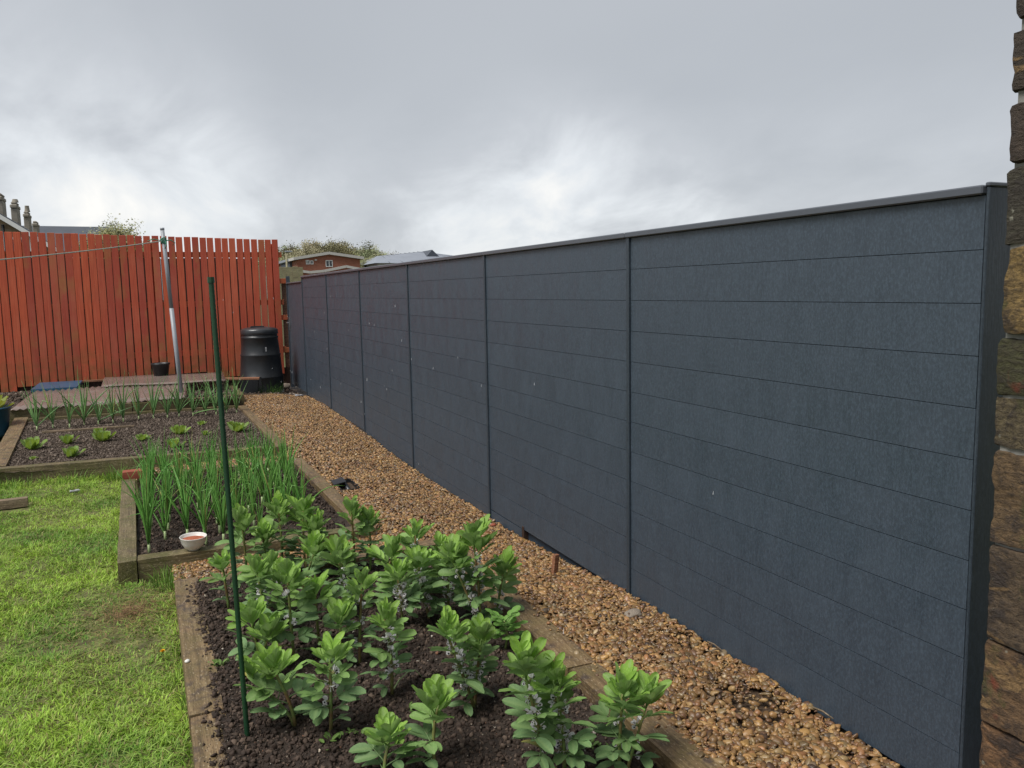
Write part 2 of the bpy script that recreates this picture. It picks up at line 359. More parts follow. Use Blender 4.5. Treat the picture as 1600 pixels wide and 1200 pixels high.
def rough_block(name, sx, sy, sz, mat, amp=0.006, fr=9.0, step=0.03, rnd_e=0.010, seed=0, z0=0.0, fine=0.0):
    """a block with rounded, uneven faces; x, y centred, resting on z0"""
    bm = bmesh.new(); dims = (sx, sy, sz); n = [max(1, int(round(d/step))) for d in dims]
    vs = {}
    def V(i, j, k):
        if (i, j, k) not in vs:
            p = [(-0.5+i/n[0])*sx, (-0.5+j/n[1])*sy, (-0.5+k/n[2])*sz]
            vs[(i, j, k)] = bm.verts.new(p)
        return vs[(i, j, k)]
    for a in range(3):
        b, c = (a+1) % 3, (a+2) % 3
        for side in (0, n[a]):
            for i in range(n[b]):
                for j in range(n[c]):
                    q = []
                    for (u, v) in ((0, 0), (1, 0), (1, 1), (0, 1)):
                        idx = [0, 0, 0]; idx[a] = side; idx[b] = i+u; idx[c] = j+v; q.append(V(*idx))
                    if side == 0: q.reverse()
                    bm.faces.new(q)
    off = Vector((seed*3.17, seed*1.31, seed*7.7))
    for v in bm.verts:
        p = v.co.copy()
        e = 0
        for a in range(3):
            h = dims[a]/2; d = h-abs(p[a])
            if d < rnd_e: e += 1
        if e >= 2:
            for a in range(3):
                h = dims[a]/2
                if h-abs(p[a]) < 1e-6: p[a] -= math.copysign(rnd_e*(0.35 if e == 2 else 0.6), p[a])
        nv = mnoise.noise_vector((v.co+off)*fr)*amp
        if fine: nv += mnoise.noise_vector((v.co+off)*fr*4)*fine
        v.co = p+nv + Vector((0, 0, sz/2+z0))
    me = bpy.data.meshes.new(name); bm.to_mesh(me); bm.free(); me.materials.append(mat); me.shade_smooth(); me.set_sharp_from_angle(angle=R(32)); return me
def tube_vf(pts, radii, n=6, cap=True, base=0):
    verts = []; faces = []
    pts = [Vector(p) for p in pts]
    up = Vector((0, 0, 1)) if abs((pts[-1]-pts[0]).normalized().z) < 0.9 else Vector((1, 0, 0))
    for i, p in enumerate(pts):
        t = (pts[min(i+1, len(pts)-1)]-pts[max(i-1, 0)]).normalized()
        a = t.cross(up)
        if a.length < 1e-4: a = t.cross(Vector((0, 1, 0)))
        a.normalize(); b = t.cross(a).normalized()
        for k in range(n):
            th = 2*math.pi*k/n; verts.append(p+(a*math.cos(th)+b*math.sin(th))*radii[i])
    for i in range(len(pts)-1):
        for k in range(n):
            faces.append((base+i*n+k, base+i*n+(k+1) % n, base+(i+1)*n+(k+1) % n, base+(i+1)*n+k))
    if cap:
        faces.append(tuple(base+k for k in range(n-1, -1, -1))); faces.append(tuple(base+(len(pts)-1)*n+k for k in range(n)))
    return verts, faces
def tube_me(name, pts, radii, mat, n=8):
    if isinstance(radii, (int, float)): radii = [radii]*len(pts)
    v, f = tube_vf(pts, radii, n); return mesh(name, v, f, mat, True)
def lathe_me(name, prof, mat, n=40, sq=0.0):
    """profile [(radius, height)] turned about z"""
    v = []; f = []
    for r, z in prof:
        for k in range(n):
            th = 2*math.pi*k/n; v.append((r*math.cos(th), r*math.sin(th), z))
    for i in range(len(prof)-1):
        for k in range(n): f.append((i*n+k, i*n+(k+1) % n, (i+1)*n+(k+1) % n, (i+1)*n+k))
    return mesh(name, v, f, mat, True)
class MB:
    def __init__(s): s.v = []; s.f = []; s.mi = []
    def add(s, v, f, mi=0):
        b = len(s.v); s.v += [tuple(q) for q in v]; s.f += [tuple(i+b for i in q) for q in f]; s.mi += [mi]*len(f)
    def box(s, x0, x1, y0, y1, z0, z1, mi=0): s.add(*box_vf(x0, x1, y0, y1, z0, z1), mi)
    def tube(s, pts, radii, n=5, mi=0, cap=True): v, f = tube_vf(pts, radii, n, cap); s.add(v, f, mi)
    def me(s, name, mats, smooth=False):
        me = mesh(name, s.v, s.f, mats, smooth)
        me.polygons.foreach_set('material_index', s.mi); return me
def big_mesh(name, V, quads=None, tris=None, mat=None, tint=None, smooth=True):
    me = bpy.data.meshes.new(name)
    V = np.ascontiguousarray(V, dtype=np.float32); me.vertices.add(len(V)); me.vertices.foreach_set('co', V.ravel())
    parts = []; tot = []
    if quads is not None: parts.append(quads.ravel()); tot.append(np.full(len(quads), 4))
    if tris is not None: parts.append(tris.ravel()); tot.append(np.full(len(tris), 3))
    idx = np.concatenate(parts).astype(np.int32); tot = np.concatenate(tot).astype(np.int32)
    me.loops.add(len(idx)); me.loops.foreach_set('vertex_index', idx)
    me.polygons.add(len(tot)); st = np.concatenate([[0], np.cumsum(tot)[:-1]]).astype(np.int32)
    me.polygons.foreach_set('loop_start', st)
    me.update(calc_edges=True); me.validate()
    if tint is not None:
        a = me.attributes.new('tint', 'FLOAT_COLOR', 'POINT')
        a.data.foreach_set('color', np.concatenate([tint, np.ones((len(tint), 1))], 1).astype(np.float32).ravel())
    me.materials.append(mat)
    if smooth: me.shade_smooth()
    return me
# --- vectorised value noise
def _h(i, j, s):
    n = (i*374761393+j*668265263+s*974634777) & 0xFFFFFFFF
    n = ((n ^ (n >> 13))*1274126177) & 0xFFFFFFFF
    return ((n ^ (n >> 16)) & 0xFFFF)/65535.0
def vnoise(x, y, s=0):
    xi = np.floor(x).astype(np.int64); yi = np.floor(y).astype(np.int64); fx = x-xi; fy = y-yi
    fx = fx*fx*(3-2*fx); fy = fy*fy*(3-2*fy)
    return (_h(xi, yi, s)*(1-fx)+_h(xi+1, yi, s)*fx)*(1-fy)+(_h(xi, yi+1, s)*(1-fx)+_h(xi+1, yi+1, s)*fx)*fy
def fbm(x, y, s=0, o=4, g=0.5):
    r = 0; a = 1; t = 0; f = 1
    for k in range(o): r = r+a*vnoise(x*f, y*f, s+k); t += a; a *= g; f *= 2.03
    return r/t-0.5
ORD = ['first', 'second', 'third', 'fourth', 'fifth', 'sixth', 'seventh', 'eighth', 'ninth', 'tenth', 'eleventh', 'twelfth', 'thirteenth', 'fourteenth', 'fifteenth', 'sixteenth', 'seventeenth', 'eighteenth']

def scatter(name, P, rot, scl, tint, protos, mat, label=None):
    """stuff: points with instanced small meshes"""
    c = bpy.data.collections.new(name+'_pieces')
    for k, me in enumerate(protos):
        me.materials.clear(); me.materials.append(mat)
        o = bpy.data.objects.new('%s_piece' % name, me); c.objects.link(o)
    me = bpy.data.meshes.new(name); me.vertices.add(len(P)); me.vertices.foreach_set('co', np.ascontiguousarray(P, dtype=np.float32).ravel())
    for nm, arr in (('rot', rot), ('scl', scl)):
        a = me.attributes.new(nm, 'FLOAT_VECTOR', 'POINT'); a.data.foreach_set('vector', np.ascontiguousarray(arr, dtype=np.float32).ravel())
    a = me.attributes.new('tint', 'FLOAT_COLOR', 'POINT'); a.data.foreach_set('color', np.concatenate([tint, np.ones((len(P), 1))], 1).astype(np.float32).ravel())
    a = me.attributes.new('pick', 'INT', 'POINT'); a.data.foreach_set('value', rng.integers(0, len(protos), len(P)).astype(np.int32))
    o = obj(name, me)
    g = bpy.data.node_groups.new(name+'_scatter', 'GeometryNodeTree'); g.is_modifier = True
    g.interface.new_socket('Geometry', in_out='INPUT', socket_type='NodeSocketGeometry')
    g.interface.new_socket('Geometry', in_out='OUTPUT', socket_type='NodeSocketGeometry')
    N = g.nodes.new; gi = N('NodeGroupInput'); go = N('NodeGroupOutput'); ip = N('GeometryNodeInstanceOnPoints'); ci = N('GeometryNodeCollectionInfo')
    ci.inputs['Collection'].default_value = c; ci.inputs['Separate Children'].default_value = True; ci.inputs['Reset Children'].default_value = True
    def na(n, t):
        x = N('GeometryNodeInputNamedAttribute'); x.data_type = t; x.inputs[0].default_value = n; return x.outputs[0]
    K = g.links.new
    K(gi.outputs[0], ip.inputs['Points']); K(ci.outputs[0], ip.inputs['Instance']); ip.inputs['Pick Instance'].default_value = True
    K(na('pick', 'INT'), ip.inputs['Instance Index']); K(na('rot', 'FLOAT_VECTOR'), ip.inputs['Rotation']); K(na('scl', 'FLOAT_VECTOR'), ip.inputs['Scale'])
    K(ip.outputs[0], go.inputs[0])
    md = o.modifiers.new('scatter', 'NODES'); md.node_group = g
    tag(o, label, None, None, 'stuff'); return o
def ico(name, sub, amp, fr, seed, sq=(1, 1, 1)):
    bm = bmesh.new(); bmesh.ops.create_icosphere(bm, subdivisions=sub, radius=1.0)
    for v in bm.verts:
        n = mnoise.noise_vector(v.co*fr+Vector((seed*5.1, seed, -seed)))
        v.co = v.co*(1+amp*n.x)+n*amp*0.5; v.co = Vector((v.co.x*sq[0], v.co.y*sq[1], v.co.z*sq[2]))
    me = bpy.data.meshes.new(name); bm.to_mesh(me); bm.free(); me.shade_smooth(); return me

# ================================================================== SETTING
# ---- ground sheet to the horizon
gx = 1500.0
tag(obj('ground', mesh('ground', [(-gx, -gx, -0.16), (gx, -gx, -0.16), (gx, gx, -0.16), (-gx, gx, -0.16)], [(0, 1, 2, 3)], M['field'])), kind='structure')

def interp(v, xs, ys): return np.interp(v, xs, ys)
def gravel_z(x, y):
    """level of the gravel: dips at the foot of the fence, rises towards the beds"""
    f = interp(y, [0, 1.7, 2.3, 3.4, 4.0, 4.7, 5.2, 7.05, 8.9, 10.8, 12.8, 14], [0.03, -0.012, 0.012, 0.015, -0.035, -0.055, -0.06, -0.065, 0.0, 0.04, 0.01, 0.06])
    b = interp(y, [0, 1.8, 3, 4.5, 7.0, 8.0, 12, 14], [0.085, 0.085, 0.070, 0.055, 0.055, 0.09, 0.09, 0.08])
    t = np.clip((2.13-x)/0.62, 0, 1); t = t*t*(3-2*t)
    return f*(1-t)+b*t+fbm(x*3, y*3, 5, 3)*0.025
def sheet_grid(name, x0, x1, y0, y1, step, zf, mat, edge=None):
    nx = int((x1-x0)/step)+1; ny = int((y1-y0)/step)+1
    X, Y = np.meshgrid(np.linspace(x0, x1, nx), np.linspace(y0, y1, ny))
    Z = zf(X, Y); V = np.stack([X, Y, Z], -1).reshape(-1, 3)
    i = np.arange(nx*ny).reshape(ny, nx); q = np.stack([i[:-1, :-1], i[:-1, 1:], i[1:, 1:], i[1:, :-1]], -1).reshape(-1, 4)
    return big_mesh(name, V, quads=q, mat=mat)
def base_z(x, y):
    out_ = (x < 0.06) & ~((y > 7.25) & (y < 7.7) & (x > -0.2))
    out_ |= (x < 1.44) & (y < 4.40)
    return np.where(out_, -0.12, gravel_z(x, y)-0.018)
tag(obj('gravel_path_base', sheet_grid('gravel_path_base', -0.25, 2.60, -0.6, 12.9, 0.05, base_z, M['gravelbase'])), kind='structure')

# ---- lawn
def lawn_z(x, y): return 0.0+fbm(x*1.2, y*1.2, 21, 3)*0.05+fbm(x*9, y*9, 25, 2)*0.012
def lawn_edge(y):   # right-hand limit of the grass
    return np.where(y < 4.42, 0.028, np.where(y < 4.74, 0.02, -0.262))
def lz(x, y):
    z = lawn_z(x, y)-0.004
    return np.where(x > lawn_edge(y)+0.03, -0.05, z)
tag(obj('lawn', sheet_grid('lawn', -6.0, 0.10, -1.5, 7.95, 0.05, lz, M['lawn'])), kind='structure')

# grass blades
def make_blades(px, py, pz, h, wd, ang, lean, tint):
    n = len(px); ca, sa = np.cos(ang), np.sin(ang); V = np.zeros((n, 5, 3))
    wx, wy = -sa*wd/2, ca*wd/2; out = h*np.sin(lean); up = h*np.cos(lean)
    V[:, 0] = np.stack([px-wx, py-wy, pz], -1); V[:, 1] = np.stack([px+wx, py+wy, pz], -1)
    mx, my, mz = px+ca*out*0.35, py+sa*out*0.35, pz+up*0.62
    V[:, 2] = np.stack([mx-wx*.85, my-wy*.85, mz], -1); V[:, 3] = np.stack([mx+wx*.85, my+wy*.85, mz], -1)
    V[:, 4] = np.stack([px+ca*out, py+sa*out, pz+up], -1)
    b = np.arange(n)[:, None]*5
    q = b+np.array([0, 1, 3, 2]); t = b+np.array([2, 3, 4])
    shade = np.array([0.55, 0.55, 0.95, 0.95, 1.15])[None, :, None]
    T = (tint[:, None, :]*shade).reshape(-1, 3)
    return V.reshape(-1, 3), q, t, T
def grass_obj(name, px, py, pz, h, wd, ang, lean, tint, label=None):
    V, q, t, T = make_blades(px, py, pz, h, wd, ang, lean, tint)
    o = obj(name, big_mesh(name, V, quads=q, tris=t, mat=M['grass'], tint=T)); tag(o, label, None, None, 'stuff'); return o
N1 = 170000
yy = 2.2+(7.95-2.2)*rng.random(N1)**1.25; ed = lawn_edge(yy)
xl = -0.35-yy*0.16-0.25
xx = xl+(ed-xl)*rng.random(N1)
N2 = 45000
y2 = -0.5+8.4*rng.random(N2); e2 = np.minimum(lawn_edge(y2), -0.35-np.maximum(y2, 1)*0.16-0.15); x2 = -3.6+(e2+3.6)*rng.random(N2)
xx = np.concatenate([xx, x2]); yy = np.concatenate([yy, y2])
bare = np.maximum(np.exp(-(((xx+0.22)/0.28)**2+((yy-4.0)/0.55)**2)), 0.7*np.exp(-(((xx+0.15)/0.2)**2+((yy-4.45)/0.22)**2)))
bare = np.maximum(bare, 0.95*np.exp(-(((xx+0.19)/0.13)**2+((yy-4.28)/0.17)**2)))
bare = np.maximum(bare, 0.6*np.exp(-(((xx+0.75)/0.35)**2+((yy-6.6)/0.35)**2)))
clump = fbm(xx*7, yy*7, 31, 3)
keep = (rng.random(len(xx)) > bare*0.45) & (rng.random(len(xx)) < 0.78+clump*1.6)
keep &= ~((xx > -1.65) & (xx < -0.93) & (yy > 6.85) & (yy < 7.12))
xx, yy, bare, clump = xx[keep], yy[keep], bare[keep], clump[keep]
n = len(xx)
edge_d = np.clip((lawn_edge(yy)-xx), 0, 1); longer = np.exp(-edge_d/0.035)+np.exp(-np.clip(7.72-yy, 0, 9)/0.06)
h = (0.014+0.026*rng.random(n)+0.030*np.clip(clump+0.1, 0, 1))*(1+0.9*longer)*(1-0.5*bare)
ang = fbm(xx*5.2, yy*5.2, 41, 3)*22+rng.normal(0, 1.3, n)
lean = np.clip(rng.normal(1.12, 0.33, n), 0.05, 1.52)
p1 = np.clip(fbm(xx*2.5, yy*2.5, 51, 4)*2.2+0.5+rng.normal(0, 0.18, n), 0, 1)[:, None]
tint = np.array([0.15, 0.32, 0.040])*(1-p1)+np.array([0.41, 0.60, 0.080])*p1
st = (rng.random(n) < 0.16+0.35*bare)[:, None]; tint = np.where(st, np.array([0.40, 0.37, 0.13])*rng.uniform(0.6, 1.1, (n, 1)), tint)
tint = tint*rng.uniform(0.6, 1.3, (n, 1))
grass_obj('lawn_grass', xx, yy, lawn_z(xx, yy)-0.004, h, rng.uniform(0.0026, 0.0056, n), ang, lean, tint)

r = np.random.default_rng(77); n = 6000
cy_ = 2.2+5.4*r.random(n)**1.2; cx_ = lawn_edge(cy_)-0.01-(0.5+cy_*0.17)*r.random(n)
kk = ~((cx_ > -1.65) & (cx_ < -0.93) & (cy_ > 6.85) & (cy_ < 7.12)) & (fbm(cx_*4, cy_*4, 171, 3) > -0.12)
cx_, cy_ = cx_[kk], cy_[kk]; n = len(cx_)
grass_obj('grass_clippings', cx_, cy_, lawn_z(cx_, cy_)+0.008+0.012*r.random(n), r.uniform(0.03, 0.075, n), r.uniform(0.002, 0.0045, n), r.random(n)*6.28, r.uniform(1.35, 1.6, n), np.array([[0.36, 0.50, 0.11]])*r.uniform(0.5, 1.2, (n, 1)), 'mown grass clippings lying over the lawn')
r = np.random.default_rng(78); n = 1500; a_ = r.random(n)*6.28; d_ = np.abs(r.normal(0, 0.16, n)); cx_ = np.minimum(-0.19+np.cos(a_)*d_, 0.01); cy_ = 4.28+np.sin(a_)*d_*1.3
kk = ~((cx_ > -0.27) & (cy_ > 4.75)); cx_, cy_ = cx_[kk], cy_[kk]; n = len(cx_)
grass_obj('dead_grass', cx_, cy_, lawn_z(cx_, cy_)+0.003+0.01*r.random(n), r.uniform(0.02, 0.06, n), r.uniform(0.0015, 0.003, n), r.random(n)*6.28, r.uniform(1.2, 1.6, n), np.array([[0.36, 0.22, 0.11]])*r.uniform(0.35, 1.3, (n, 1)), 'dead brown grass on the worn corner of the lawn')
def tuft(cx, cy, cz, rad, cnt, hh, seed, name='grass_tuft', label=None, dark=False, sx=1.0):
    r = np.random.default_rng(seed); a = r.random(cnt)*6.283; d = rad*np.sqrt(r.random(cnt))
    x, y = cx+np.cos(a)*d*sx, cy+np.sin(a)*d
    t = np.array([0.09, 0.20, 0.035]) if dark else np.array([0.17, 0.30, 0.05])
    tint = t*r.uniform(0.6, 1.4, (cnt, 1))
    V, q, tt, T = make_blades(x-cx, y-cy, np.zeros(cnt), hh*r.uniform(0.4, 1.1, cnt), r.uniform(0.003, 0.006, cnt), a+r.normal(0, 0.6, cnt), np.clip(r.normal(0.55, 0.3, cnt), 0.03, 1.3), tint)
    o = obj(name, big_mesh(name, V, quads=q, tris=tt, mat=M['grass'], tint=T), None, (cx, cy, cz))
    return tag(o, label, 'grass tuft', 'grass tufts along the timber edges')
tuft(0.005, 4.60, 0.0, 0.10, 130, 0.13, 1, label='bushy grass tuft at the corner between onion bed and bean bed', sx=1.0)
tuft(-0.36, 7.62, 0.0, 0.09, 90, 0.16, 2, label='grass tuft at the foot of the mossy sleeper beside the red brick')
tuft(-0.75, 7.68, 0.0, 0.12, 80, 0.13, 3, label='wispy grass tuft under the middle of the long mossy sleeper', sx=2.0)
tuft(-1.20, 7.72, 0.0, 0.12, 90, 0.11, 4, label='low grass tuft under the left end of the long mossy sleeper', sx=2.0)
tuft(1.63, 13.10, 0.02, 0.14, 150, 0.24, 5, label='dark green grass tuft growing against the black compost bin', dark=True, sx=1.4)
tuft(0.035, 3.15, 0.0, 0.05, 50, 0.08, 6, label='short grass tuft leaning on the left sleeper of the bean bed', sx=0.5)

# ---- haulm of the raised beds : sleepers
def sleeper(name, parent, a, b, width, z0, z1, mat, seed, side=1, label=None):
    """timber from a to b (outer top edge), its width to the given side"""
    a = Vector((a[0], a[1], 0)); b = Vector((b[0], b[1], 0)); d = b-a; Ln = d.length; u = d.normalized(); nrm = Vector((-u.y, u.x, 0))*side
    c = (a+b)/2+nrm*width/2
    me = rough_block(name, Ln, width, z1-z0, mat, 0.0030, 6.0, 0.04, 0.004, seed)
    o = obj(name, me, parent, (c.x, c.y, z0), (0, 0, math.atan2(u.y, u.x)))
    if label: o['label'] = label
    return o
T = M['sleeper']; TM = M['sleeper_moss']
bed1 = thing('raised_bed', 'raised bed of low wooden sleepers in the foreground holding the broad beans', 'raised bed')
sleeper('sleeper', bed1, (0.038, 0.55), (0.034, 2.885), 0.118, -0.06, 0.100, T, 3, -1)
sleeper('sleeper', bed1, (0.032, 2.895), (0.020, 4.390), 0.118, -0.06, 0.103, T, 4, -1)
sleeper('sleeper', bed1, (0.143, 4.398), (1.572, 4.470), 0.110, -0.06, 0.092, T, 5, -1)
sleeper('sleeper', bed1, (1.498, 0.55), (1.520, 2.62), 0.125, -0.06, 0.100, T, 6, 1)
sleeper('sleeper', bed1, (1.524, 2.63), (1.570, 4.355), 0.130, -0.06, 0.096, T, 7, 1)
bed2 = thing('raised_bed', 'small raised bed of mossy sleepers in the middle full of upright onions', 'raised bed')
sleeper('sleeper', bed2, (-0.156, 4.775), (1.085, 4.765), 0.100, -0.04, 0.120, TM, 8, 1)
sleeper('sleeper', bed2, (-0.258, 4.762), (-0.300, 7.02), 0.100, -0.04, 0.123, TM, 9, -1)
sleeper('sleeper', bed2, (1.190, 4.765), (1.150, 7.22), 0.100, -0.04, 0.120, T, 10, 1)
sleeper('sleeper', bed2, (-0.19, 7.22), (1.045, 7.16), 0.05, -0.04, 0.115, TM, 11, -1)
bed3 = thing('raised_bed', 'wide raised bed behind a long mossy sleeper with small lettuces', 'raised bed')
sleeper('sleeper', bed3, (-1.40, 7.86), (1.10, 7.70), 0.105, -0.04, 0.150, TM, 12, 1)
sleeper('sleeper', bed3, (-1.375, 7.98), (-1.60, 11.30), 0.150, -0.04, 0.150, T, 13, -1)
sleeper('sleeper', bed3, (1.105, 7.815), (1.085, 9.3), 0.100, -0.04, 0.150, T, 14, 1)
sleeper('sleeper', bed3, (1.085, 9.31), (1.060, 10.95), 0.100, -0.04, 0.148, T, 15, 1)
sleeper('sleeper', bed3, (-1.44, 11.10), (0.955, 10.97), 0.05, -0.04, 0.155, TM, 16, -1)
bed4 = thing('raised_bed', 'tall raised bed against the red fence with plastic sheets lying over it', 'raised bed')
sleeper('sleeper', bed4, (-3.2, 11.44), (-0.30, 11.38), 0.09, 0.0, 0.225, TM, 17, 1)
sleeper('sleeper', bed4, (-0.29, 11.38), (1.02, 11.60), 0.09, 0.0, 0.215, TM, 18, 1)
sleeper('sleeper', bed4, (1.11, 11.62), (1.10, 13.0), 0.09, 0.0, 0.215, TM, 19, 1)

# ---- soil in the beds
def soil1(x, y):
    lvl = interp(x, [0.10, 0.22, 0.6, 1.2, 1.36, 1.42], [0.104, 0.088, 0.074, 0.062, 0.045, 0.030])
    lvl = lvl - 0.012*np.clip((2.3-y)/0.6, 0, 1)*np.clip((0.35-x)/0.2, 0, 1)
    spill = np.clip((0.30-x)/0.2, 0, 1)*np.clip((fbm(y*3.1, x*3, 71, 3)+0.12)*1.6, 0, 1)*0.012
    return lvl+spill+fbm(x*7, y*7, 61, 4)*0.035+fbm(x*38, y*38, 67, 4, 0.6)*0.022
tag(obj('soil', sheet_grid('soil', 0.130, 1.40, 0.55, 4.30, 0.0085, soil1, M['soil'])), kind='structure')
tag(obj('soil', sheet_grid('soil', -0.17, 1.10, 4.86, 7.18, 0.02, lambda x, y: 0.078+fbm(x*7, y*7, 81, 4)*0.04+fbm(x*30, y*30, 83, 3)*0.015, M['soil'])), kind='structure')
tag(obj('soil', sheet_grid('soil', -1.50, 1.02, 7.82, 11.08, 0.025, lambda x, y: 0.112+fbm(x*5, y*5, 91, 4)*0.035+fbm(x*22, y*22, 93, 3)*0.02, M['mulch'])), kind='structure')
tag(obj('soil', sheet_grid('soil', -3.2, 1.04, 11.45, 14.4, 0.05, lambda x, y: 0.19+fbm(x*4, y*4, 95, 4)*0.05, M['mulch'])), kind='structure')
tag(obj('bare_earth', sheet_grid('bare_earth', 1.02, 2.6, 12.3, 15.2, 0.04, lambda x, y: gravel_z(x, np.full_like(y, 12.5))-0.075+np.clip((y-12.3)*0.06, 0, 0.02)+fbm(x*5, y*5, 96, 4)*0.05, M['mulch'])), kind='structure')

def clods(name, x0, x1, y0, y1, zf, cnt, smin, smax, pal, seed, mask=None):
    r = np.random.default_rng(seed); x = x0+(x1-x0)*r.random(cnt); y = y0+(y1-y0)*r.random(cnt)
    if mask is not None:
        k = mask(x, y, r); x, y = x[k], y[k]
    c = len(x); s = smin*(smax/smin)**(r.random(c)**2.8)
    z = zf(x, y)+s*0.25; sc = np.stack([s*r.uniform(0.7, 1.3, c), s*r.uniform(0.7, 1.2, c), s*r.uniform(0.5, 1, c)], -1)
    P = np.array(pal)[r.choice(len(pal), c, p=None)]*r.uniform(0.6, 1.3, (c, 1))
    return scatter(name, np.stack([x, y, z], -1), r.random((c, 3))*6.28, sc, P, [ico('clod', 2, 0.75, 1.9, k+20) for k in range(6)], M['clod'])
dk = [(0.046, 0.031, 0.023), (0.036, 0.025, 0.019), (0.062, 0.043, 0.032), (0.026, 0.019, 0.014), (0.105, 0.075, 0.055)]
clods('soil_crumbs', 0.115, 1.39, 1.5, 4.30, soil1, 60000, 0.0014, 0.0120, dk, 101)
clods('soil_crumbs', 0.06, 0.16, 2.0, 4.30, lambda x, y: np.full_like(x, 0.100), 7500, 0.0015, 0.010, dk, 102, lambda x, y, r: r.random(len(x)) < np.clip((x-0.06)/0.1, 0, 1)*np.clip(fbm(y*3.1, x*2, 71, 3)*4+0.60, 0, 1))
clods('soil_debris', 0.13, 1.38, 1.6, 4.30, lambda x, y: soil1(x, y)+0.004, 900, 0.002, 0.006, [(0.42, 0.36, 0.28), (0.30, 0.27, 0.22), (0.55, 0.50, 0.42), (0.25, 0.12, 0.07)], 103)
clods('soil_crumbs', -0.15, 1.06, 4.88, 7.14, lambda x, y: 0.083+x*0, 14000, 0.003, 0.012, dk, 104)
mu = [(0.095, 0.070, 0.052), (0.125, 0.095, 0.072), (0.19, 0.15, 0.12), (0.055, 0.040, 0.030)]
clods('bark_chips', -1.42, 1.0, 7.86, 11.04, lambda x, y: 0.118+x*0, 34000, 0.0035, 0.013, mu, 105)
clods('bark_chips', -2.8, 1.02, 11.5, 14.0, lambda x, y: 0.20+x*0, 6000, 0.006, 0.025, mu, 106)
clods('earth_crumbs', 1.1, 2.12, 12.5, 13.9, lambda x, y: gravel_z(x, y*0+12.5)-0.05, 3500, 0.006, 0.03, mu+[(0.25, 0.2, 0.16)], 107)

# ---- gravel
peb = [ico('pebble', 2, 0.34, 1.2, k, sq) for k, sq in enumerate([(1, 0.75, 0.5), (1.2, 0.7, 0.5), (0.9, 0.9, 0.6), (1.4, 0.65, 0.45), (1.1, 0.85, 0.38), (1.05, 0.65, 0.7), (0.85, 0.8, 0.7), (1.3, 0.95, 0.5)])]
pal = np.array([(0.40, 0.235, 0.105), (0.33, 0.190, 0.080), (0.46, 0.30, 0.14), (0.25, 0.135, 0.06), (0.36, 0.180, 0.085), (0.19, 0.105, 0.065), (0.30, 0.215, 0.115), (0.43, 0.26, 0.10), (0.24, 0.18, 0.13), (0.12, 0.075, 0.055), (0.50, 0.39, 0.26)])
pw = np.array([18, 16, 9, 12, 9, 8, 9, 10, 4, 3, 2.0]); pw /= pw.sum()
def gravel(name, x, y, zf, s0, s1, seed, lift=0.3, zrand=0.008, protos=peb):
    r = np.random.default_rng(seed); c = len(x)
    s = s0*(s1/s0)**(r.random(c)**1.8)
    z = zf(x, y)+s*lift+r.random(c)*zrand
    sc = np.stack([s, s, s], -1)*r.uniform(0.85, 1.15, (c, 3))
    rot = np.stack([r.normal(0, 0.35, c), r.normal(0, 0.35, c), r.random(c)*6.28], -1)
    t = pal[r.choice(len(pal), c, p=pw)]*np.array([0.84, 0.80, 0.69])*r.uniform(0.45, 1.3, (c, 1))
    dirt = np.clip(fbm(x*2.6, y*2.6, 131, 3)*4-0.75, 0, 1)
    dirt = np.maximum(dirt, 0.9*np.exp(-(((x-1.92)/0.13)**2+((y-2.25)/0.28)**2)))
    dirt = np.maximum(dirt, 0.8*np.exp(-(((x-1.9)/0.10)**2+((y-2.75)/0.25)**2)))
    dirt = np.maximum(dirt, 0.6*np.exp(-(((x-1.62)/0.18)**2+((y-5.3)/0.5)**2)))
    t = t*(1-0.62*dirt[:, None]*r.random((c, 1)))
    return scatter(name, np.stack([x, y, z], -1), rot, sc, t, protos, M['pebble'])
def path_pts(cnt, y0, y1, seed):
    r = np.random.default_rng(seed); y = y0+(y1-y0)*r.random(cnt)
    xl = np.where(y < 4.38, 1.50, np.where(y < 4.75, 1.50, np.where(y < 7.25, 1.165, np.where(y < 7.72, 1.02, np.where(y < 11.0, 1.075, 1.10)))))
    xl = xl+r.normal(0, 0.006, cnt)
    x = xl+(2.128-xl)*r.random(cnt)
    hole = (abs(x-1.325) < 0.075) & (abs(y-6.22) < 0.17)
    gap = (((x-1.93)/0.13)**2+((y-2.2)/0.14)**2 < 1) & (r.random(cnt) < 0.72)
    gap |= (((x-2.05)/0.07)**2+((y-2.7)/0.22)**2 < 1) & (r.random(cnt) < 0.4)
    k = ~(hole | gap); return x[k], y[k]
x, y = path_pts(20000, 0.9, 4.2, 1); gravel('gravel', x, y, gravel_z, 0.0050, 0.0180, 201)
x, y = path_pts(19500, 4.2, 8.0, 2); gravel('gravel', x, y, gravel_z, 0.0065, 0.0180, 202)
x, y = path_pts(16500, 8.0, 12.5, 3); gravel('gravel', x, y, gravel_z, 0.0085, 0.0175, 203)
r = np.random.default_rng(5); x = 0.03+1.5*r.random(3600); y = 4.47+0.29*r.random(3600); gravel('gravel', x, y, lambda x, y: 0.055+x*0, 0.008, 0.017, 204)
x = -0.2+1.3*r.random(3000); y = 7.24+0.46*r.random(3000); gravel('gravel', x, y, lambda x, y: 0.055+x*0, 0.008, 0.017, 205)
# loose stones on the edges of the sleepers
k = 70; y = 1.7+2.6*r.random(k); gravel('gravel', np.where(y < 2.62, 1.497, 1.53)-0.055*r.random(k)**2, y, lambda x, y: 0.098+x*0, 0.005, 0.010, 206, 0.5, 0.0)

